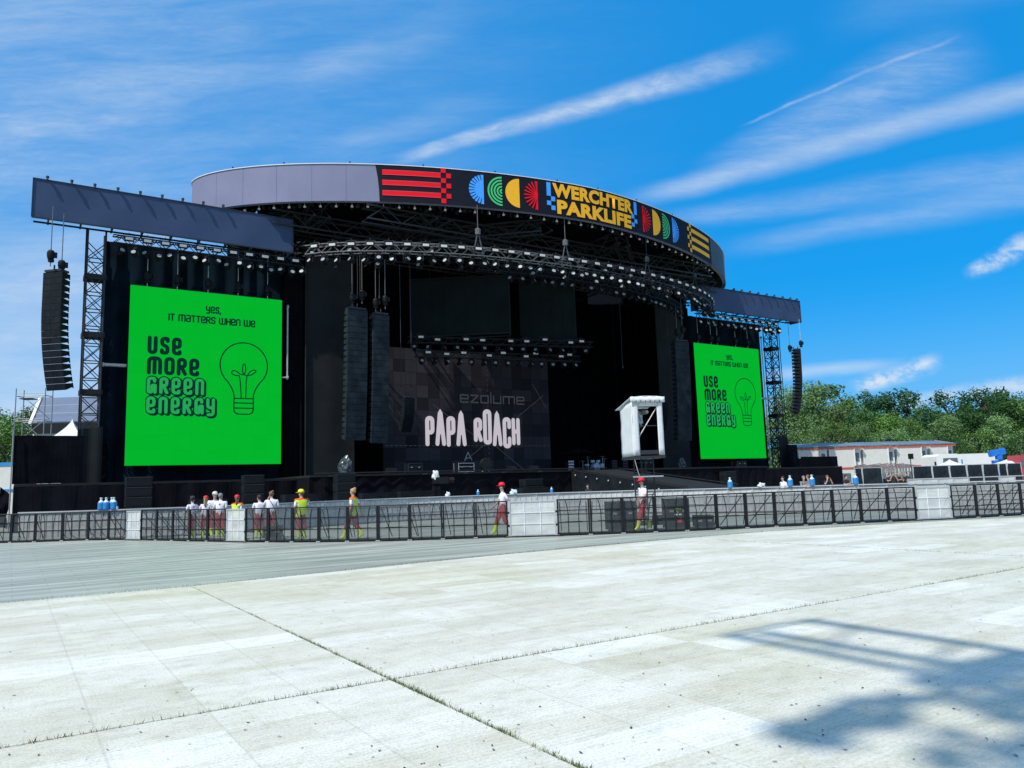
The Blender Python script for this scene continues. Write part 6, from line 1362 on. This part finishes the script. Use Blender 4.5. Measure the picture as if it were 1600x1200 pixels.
t = thing('lamp_post', 'thin dark lamp post with a box lamp in front of the pale cabins', 'lamp', gx(1424, 66, 2)); b = MB(); b.tube([(0, 0, 0), (0, 0, 3.0)], .035); b.build('pole', M['dim_steel'], t); b = MB(); b.box((0, -.1, 3.05), (.36, .2, .46)); b.build('lamp_head', M['black_plastic'], t)

# ------------------------------------------------------------------ background on the left
def left_side():
    p = gx(45, 62); s = 1.12; t = thing('scaffold_tower', 'bare steel scaffold tower rising behind the black wall on the left', 'scaffold', p, .1); H = 10.7
    for i in (-1, 1):
        for j in (-1, 1): b = MB(); b.tube([(i*s, j*.6, 0), (i*s, j*.6, H)], .04); b.build('upright', M['steel'], t)
    b = MB()
    for k in range(5):
        z = 1.9+k*2.05; [b.tube([(-s, j*.6, z), (s, j*.6, z)], .03) for j in (-1, 1)]; [b.tube([(-s, j*.6, z+.18), (s, j*.6, z+.18)], .022) for j in (-1, 1)]; [b.tube([(i*s, -.6, z), (i*s, .6, z)], .03) for i in (-1, 1)]
    b.build('ledgers', M['steel'], t); b = MB()
    for k in range(4): z = 2+k*2.05; b.tube([(-s, -.6, z), (s, -.6, z+2)], .025); b.tube([(s, .6, z), (-s, .6, z+2)], .025)
    b.build('braces', M['steel'], t); b = MB(); b.box((-s*.4, 0, 9.9), (1.0, .9, .06)); b.build('platform', M['dim_steel'], t)
    Y = 75; a = at_depth(62, 663, Y); c = at_depth(175, 663, Y); rd = at_depth(62, 628, Y).z+.3; ze = a.z; w = c.x-a.x; t = thing('event_hall', 'tall tent hall with a banded translucent grey roof behind the left black wall', 'hall', Vector(((a.x+c.x)/2, Y, 0)), 0)
    roofm = mat('hall_roof', (.10, .15, .25), .7, .08, 1.5); b = MB()
    for k in range(3):
        f0, f1 = k/3, (k+1)/3; b.slab([(-w/2, -1.2+1.4*f0, ze+(rd-ze)*f0+.02*k), (w/2, -1.2+1.4*f0, ze+(rd-ze)*f0+.02*k), (w/2, -1.2+1.4*f1-.02, ze+(rd-ze)*f1), (-w/2, -1.2+1.4*f1-.02, ze+(rd-ze)*f1)], (0, 0, .1))
    rf = b.build('roof', roofm, t); b = MB(); b.slab([(-w/2, .2, rd), (w/2, .2, rd), (w/2, 5, ze), (-w/2, 5, ze)], (0, 0, .1)); b.build('rear_roof', roofm, t)
    b = MB(); b.bar((-w/2-.1, -1.3, ze-.1), (-w/2-.1, .2, rd+.1), .3); b.bar((-w/2-.1, .2, rd+.1), (-w/2-.1, 5.2, ze-.1), .3); b.build('gable_trim', M['cabin_white'], rf)
    b = MB()
    for k in (1, 2): b.bar((-w/2, -1.2+1.4*k/3, ze+(rd-ze)*k/3+.12), (w/2, -1.2+1.4*k/3, ze+(rd-ze)*k/3+.12), .08)
    b.build('roof_purlins', M['alu'], rf)
    b = MB(); b.box((0, -1.1, ze-.55), (w-.1, .3, .9)); b.build('eaves_band', M['black_metal'], t)
    b = MB(); b.slab([(-w/2, -1.0, 0), (-w/2, 4.8, 0), (-w/2, 4.8, ze-.1), (-w/2, .2, rd-.1), (-w/2, -1.0, ze-.1)], (w, 0, 0)); b.build('wall', M['cabin_white'], t)
    a, c = gx(-60, 52, 2), gx(21, 52, 2); t = thing('site_trailer', 'cream trailer with blue stripes at the left edge behind the stage', 'trailer', (a+c)/2, 0); w = c.x-a.x
    b = MB(); b.box((0, 1.2, 2.2), (w, 2.4, 3.9)); b.build('body', M['cabin'], t)
    for z, h in ((4.2, .22), (2.45, .14)): b = MB(); b.box((0, -.02, z), (w+.02, .08, h)); b.build('stripe', M['tank_blue'], t)
    for x in (-1, 1): b = MB(); b.lathe([(.0, -.12), (.4, -.12), (.4, .12), (.0, .12)], (x, .1, .4), 12, 'y'); b.build('wheel', M['black_plastic'], t)
left_side()

# ------------------------------------------------------------------ trees
def leaf_mat(name, a, c):
    m = bpy.data.materials.new(name); m.use_nodes = True; nt = m.node_tree; N = nt.nodes.new; L = nt.links.new; p = nt.nodes['Principled BSDF']; p.inputs['Roughness'].default_value = .6; p.inputs['Specular IOR Level'].default_value = .15
    tc = N('ShaderNodeTexCoord'); n1 = N('ShaderNodeTexNoise'); n1.inputs['Scale'].default_value = .9; n1.inputs['Detail'].default_value = 3; L(tc.outputs['Object'], n1.inputs['Vector'])
    oi = N('ShaderNodeObjectInfo'); rp = N('ShaderNodeValToRGB'); rp.color_ramp.elements[0].position = .32; rp.color_ramp.elements[1].position = .68; rp.color_ramp.elements[0].color = a+(1,); rp.color_ramp.elements[1].color = c+(1,)
    L(n1.outputs[0], rp.inputs[0]); hs = N('ShaderNodeHueSaturation'); mr = N('ShaderNodeMapRange'); mr.inputs[3].default_value = .75; mr.inputs[4].default_value = 1.3; L(oi.outputs['Random'], mr.inputs[0]); L(mr.outputs[0], hs.inputs['Value']); L(rp.outputs[0], hs.inputs['Color'])
    L(hs.outputs[0], p.inputs['Base Color']); tr = N('ShaderNodeBsdfTranslucent'); L(hs.outputs[0], tr.inputs[0]); mx = N('ShaderNodeMixShader'); mx.inputs[0].default_value = .25; L(p.outputs[0], mx.inputs[1]); L(tr.outputs[0], mx.inputs[2]); L(mx.outputs[0], nt.nodes['Material Output'].inputs[0]); return m
LV = [leaf_mat('leaves_mid', (.055, .135, .022), (.165, .29, .065)), leaf_mat('leaves_pale', (.09, .18, .055), (.22, .34, .13)), leaf_mat('leaves_dark', (.024, .078, .02), (.07, .155, .042)), leaf_mat('leaves_poplar', (.03, .10, .045), (.075, .18, .07))]
def tree_mesh(seed, kind):
    """unit-high tree: crown of small leaf faces on many clumps, and a trunk with limbs"""
    r = random.Random(seed); b = MB(); clumps = []
    if kind == 'poplar':
        for k in range(26): z = .16+.80*k/26; rad = .13*(1-abs((z-.5)/.55)**2.2)+.02; a = r.uniform(0, 6.3); clumps.append((cos(a)*rad*.75, sin(a)*rad*.75, z+r.uniform(-.03, .03), .05+.035*r.random(), .085))
    else:
        wd = {'round': .30, 'bush': .46, 'tall': .22}[kind]
        for k in range(44 if kind != 'bush' else 40):
            z = r.uniform(.18 if kind != 'bush' else .05, .95); q = (z-.52)/.5; rad = wd*max(.10, sqrt(max(0, 1-q*q)))*(1.15-.5*max(0, q)); a = r.uniform(0, 6.3); d = rad*sqrt(r.uniform(.15, 1))*r.uniform(.8, 1.05); s = r.uniform(.07, .135)*(1.15 if kind == 'round' else 1)
            clumps.append((cos(a)*d, sin(a)*d, z, s, s*.8))
    nl = 115 if kind != 'poplar' else 110
    for cx, cy, cz, sr, sh in clumps:
        for k in range(nl):
            th = r.uniform(0, 6.3); ph = math.acos(r.uniform(-1, 1)); rr = r.uniform(.45, 1.08); dx, dy, dz = sin(ph)*cos(th), sin(ph)*sin(th), cos(ph); p = Vector((cx+dx*sr*rr, cy+dy*sr*rr, cz+dz*sh*rr))
            nrm = Vector((dx+r.uniform(-.8, .8), dy+r.uniform(-.8, .8), dz+r.uniform(-.5, 1.0))).normalized(); t1 = nrm.orthogonal().normalized(); t2 = nrm.cross(t1); an = r.uniform(0, 6.3); u = (t1*cos(an)+t2*sin(an)); v = nrm.cross(u); s = r.uniform(.0085, .018); b.add([p-u*s, p-v*s*.55, p+u*s, p+v*s*.55], [(0, 1, 2, 3)])
    tb = MB(); tb.tube([(0, 0, 0), (.008, .0, .2), (-.005, .008, .45), (0, 0, .75)], .022, 7, .006)
    for k in range(9):
        c = r.choice(clumps); z = max(.12, c[2]-.2); tb.tube([(0, 0, z), (c[0]*.5, c[1]*.5, z+.1), (c[0], c[1], c[2])], .010, 5, .003)
    return b.mesh('crown', LV[0]), tb.mesh('trunk', M['tree_trunk'])
TM = {k: [tree_mesh(11*i+s, k) for s in range(3)] for i, k in enumerate(('round', 'bush', 'tall', 'poplar'))}
TC = {}
def plant(px, ytop, Y, kind, lf, lab, grp, wide=1.0):
    top = at_depth(px, ytop, Y); cm, tm = TM[kind][rnd.randrange(3)]; key = (cm.name, lf)
    if key not in TC: c = cm.copy(); c.materials[0] = LV[lf]; TC[key] = c
    t = thing('tree', lab, 'tree', Vector((gx(px, Y, top.z*.6).x, Y, -.04)), rnd.uniform(0, 6.28), grp); hz_ = top.z*1.07; t.scale = (hz_*wide, hz_*wide, hz_)
    for nm, me in (('crown', TC[key]), ('trunk', tm)): o = bpy.data.objects.new(nm, me); COL.objects.link(o); o.parent = t
G1 = 'trees beyond the cabins on the right'
for a in ((1345, 617, 190, 'poplar', 3, 'slender poplar above the second pale cabin', 1.3), (1377, 622, 195, 'poplar', 3, 'slender poplar above the third pale cabin, leftmost of a close pair', 1.2), (1383, 626, 200, 'poplar', 3, 'slender poplar above the third pale cabin, rightmost of a close pair', 1.1), (1402, 617, 190, 'poplar', 3, 'slender poplar above the fourth pale cabin', 1.5), (1432, 620, 185, 'poplar', 3, 'slender poplar left of the dark round tree', 1.5), (1489, 615, 185, 'poplar', 3, 'slender poplar above the lorry cab', 1.5), (1360, 634, 205, 'poplar', 3, 'short slender poplar between the second and third cabins', 1.2),
          (1240, 616, 128, 'round', 1, 'green tree just right of the far right line array', 1.0), (1264, 609, 134, 'round', 1, 'pale grey-green tree above the left cabin', 1.1), (1293, 611, 140, 'tall', 0, 'tall green tree above the first gap between cabins', 1.4), (1313, 640, 128, 'round', 1, 'pale green tree above the second cabin from the left', 1.0), (1328, 634, 145, 'round', 0, 'tall full green tree beside the slender poplar on the left', 1.0), (1358, 648, 130, 'round', 2, 'dark green lower tree above the third cabin', 1.0),
          (1392, 652, 126, 'round', 0, 'green tree with wide crown above the fourth cabin', 1.1), (1420, 658, 132, 'round', 0, 'bright green tree above the fifth cabin', 1.0), (1457, 638, 150, 'round', 2, 'dark round tree left of the poplar above the lorry', 1.0), (1475, 655, 122, 'round', 1, 'pale leaved tree above the lorry and trailer', 1.2), (1508, 640, 140, 'round', 2, 'dark green tree above the middle of the white trailer', 1.0), (1546, 615, 140, 'round', 2, 'tall dark green tree above the blue boom lift', 1.25), (1530, 668, 118, 'bush', 0, 'low green tree behind the white trailer', 1.0),
          (1587, 626, 132, 'round', 2, 'large dark tree at the right edge of the trees', 1.2), (1567, 655, 116, 'round', 1, 'pale leaved tree left of the tree at the right edge', 1.1), (1626, 620, 128, 'round', 0, 'green tree cut off by the right edge of the photo', 1.2), (1340, 668, 114, 'bush', 1, 'pale green bush tree directly above the second cabin roof', 1.0), (1300, 660, 112, 'bush', 0, 'low bushy green tree above the gap beside the first cabin', 1.0), (1260, 668, 108, 'bush', 1, 'low pale bushy tree behind the left cabin', 1.0), (1400, 672, 112, 'bush', 1, 'low yellowish bushy tree behind the fourth cabin', 1.0), (1440, 675, 112, 'bush', 2, 'low dark bushy tree behind the fifth cabin', 1.0), (1490, 682, 110, 'bush', 2, 'low dark bushy tree right behind the lorry', 1.0), (1600, 680, 112, 'bush', 2, 'low dark bushy tree behind the red vehicle', 1.1), (1225, 640, 140, 'tall', 2, 'dark tree partly behind the right lattice tower', 1.2)):
    plant(*a[:6], G1, a[6])
for a in ((8, 660, 96, 'round', 0, 'leafy green tree at the left edge behind the cream trailer', 1.0), (33, 648, 104, 'round', 0, 'leafy green tree behind the bare scaffold tower', .9), (-30, 650, 100, 'round', 2, 'dark green tree cut off by the left edge', 1.1), (58, 672, 108, 'bush', 0, 'low green tree behind the tall tent hall', .9)): plant(*a[:6], 'trees behind the left side of the stage', a[6])
# far wood closing the view behind both tree groups
def far_wood():
    r = random.Random(4); b = MB()
    for k in range(26000):
        side = r.random() < .8; a = r.uniform(.18, 1.0) if side else r.uniform(-1.05, -.55); R_ = r.uniform(205, 260); x, y = sin(a)*R_, cos(a)*R_; z = r.random()**.8*(14+4*sin(a*37)+3*sin(a*91)); p = Vector((x, y, z)); n = Vector((r.uniform(-1, 1), -1+r.uniform(-.8, .8), r.uniform(-.3, 1))).normalized(); t1 = n.orthogonal().normalized(); t2 = n.cross(t1); s = r.uniform(.5, 1.1); b.add([p-t1*s, p-t2*s*.7, p+t1*s, p+t2*s*.7], [(0, 1, 2, 3)])
    o = b.build('far_wood', LV[2], fix=False); tag(o, 'far green wood closing the view behind the tree rows', 'wood', kind='stuff')
far_wood()

# ------------------------------------------------------------------ unseen scaffold behind the photographer, shaped to cast the floor shadow at lower right
def shadow_tower():
    Z = 17.0; sh = sun_ray*(Z/sun_ray.z); base = Vector((2.6, -3.2, 0))
    t = thing('shadow_scaffold', 'unseen scaffold tower behind the viewer whose rails and netting shade the white floor', 'scaffold', base)
    up = lambda x, y: on_ground(x, y)+sh-base                       # the point of the tower whose shadow lands there
    m = mat('shade_patch_cloth', (.03, .05, .04), .9, .2)
    def rag(pts, name):  # unseen loose patches, invented to give the floor partial shade
        b = MB(); r = random.Random(len(pts)); P = [up(*p) for p in pts]; out = []
        for i, p in enumerate(P):
            q = P[(i+1) % len(P)]; n = max(1, int((q-p).length/.22))
            for k in range(n): v = p.lerp(q, k/n); out.append(v+Vector((r.uniform(-.05, .05), r.uniform(-.05, .05), 0)))
        def inside(x, y):
            c = False
            for (p, q) in zip(out, out[1:]+out[:1]):
                if (p.y > y) != (q.y > y) and x < (q.x-p.x)*(y-p.y)/(q.y-p.y)+p.x: c = not c
            return c
        x0, x1, y0, y1 = min(p.x for p in out), max(p.x for p in out), min(p.y for p in out), max(p.y for p in out); area = (x1-x0)*(y1-y0); zz = out[0].z
        for k in range(int(area*90)):
            x, y = r.uniform(x0, x1), r.uniform(y0, y1)
            if not inside(x, y): continue
            a = r.uniform(0, pi); l, w = r.uniform(.10, .19), r.uniform(.05, .10); h = zz+r.uniform(-.12, .12); c_, s_ = cos(a), sin(a)
            b.slab([(x+c_*i*l-s_*j*w, y+s_*i*l+c_*j*w, h+.03*i) for i, j in ((-1, -.6), (-.2, -1), (1, -.4), (.7, .8), (-.6, 1))], (0, 0, .008))
        b.build(name, m, t)
    rag([(1640, 1018), (1590, 1022), (1515, 1026), (1440, 1060), (1375, 1085), (1300, 1100), (1250, 1118), (1206, 1131), (1225, 1146), (1275, 1170), (1318, 1172), (1330, 1150), (1382, 1138), (1430, 1126), (1412, 1112), (1450, 1098), (1500, 1092), (1545, 1110), (1520, 1135), (1450, 1150), (1560, 1128), (1640, 1105)], 'shade_patches')
    rag([(1700, 1128), (1600, 1134), (1520, 1150), (1440, 1178), (1462, 1192), (1520, 1190), (1560, 1206), (1640, 1230), (1720, 1240)], 'shade_patches')
    for a, c, w in (((1128, 994), (1270, 967), .09), ((1262, 969), (1620, 1022), .13), ((1190, 988), (1520, 1044), .13), ((1140, 992), (1440, 1050), .12), ((1335, 978), (1290, 1016), .06), ((1500, 1003), (1440, 1046), .08)):
        b = MB(); b.bar(up(*a), up(*c), w); b.build('rail', M['dim_steel'], t)
    for x in (-1.4, 1.4):
        for y in (-1.0, 1.0): b = MB(); b.tube([(x, y, -.0), (x, y, Z)], .045); b.build('upright', M['steel'], t)
    for k in range(1, 5):
        b = MB(); z = Z*k/4-.05; P = [(-1.4, -1, z), (1.4, -1, z), (1.4, 1, z), (-1.4, 1, z)]
        for p, q in zip(P, P[1:]+P[:1]): b.tube([p, q], .035)
        b.build('ledger', M['steel'], t)
    q = up(1640, 1150); b = MB(); b.bar((1.4, 1, Z-.1), tuple(q), .12); b.bar((-1.4, 1, Z-.1), tuple(q), .1); b.build('outrigger', M['steel'], t)
    q = up(1600, 1025); b = MB(); b.bar((1.4, 1, Z-.06), tuple(q), .1); b.build('outrigger', M['steel'], t)
shadow_tower()
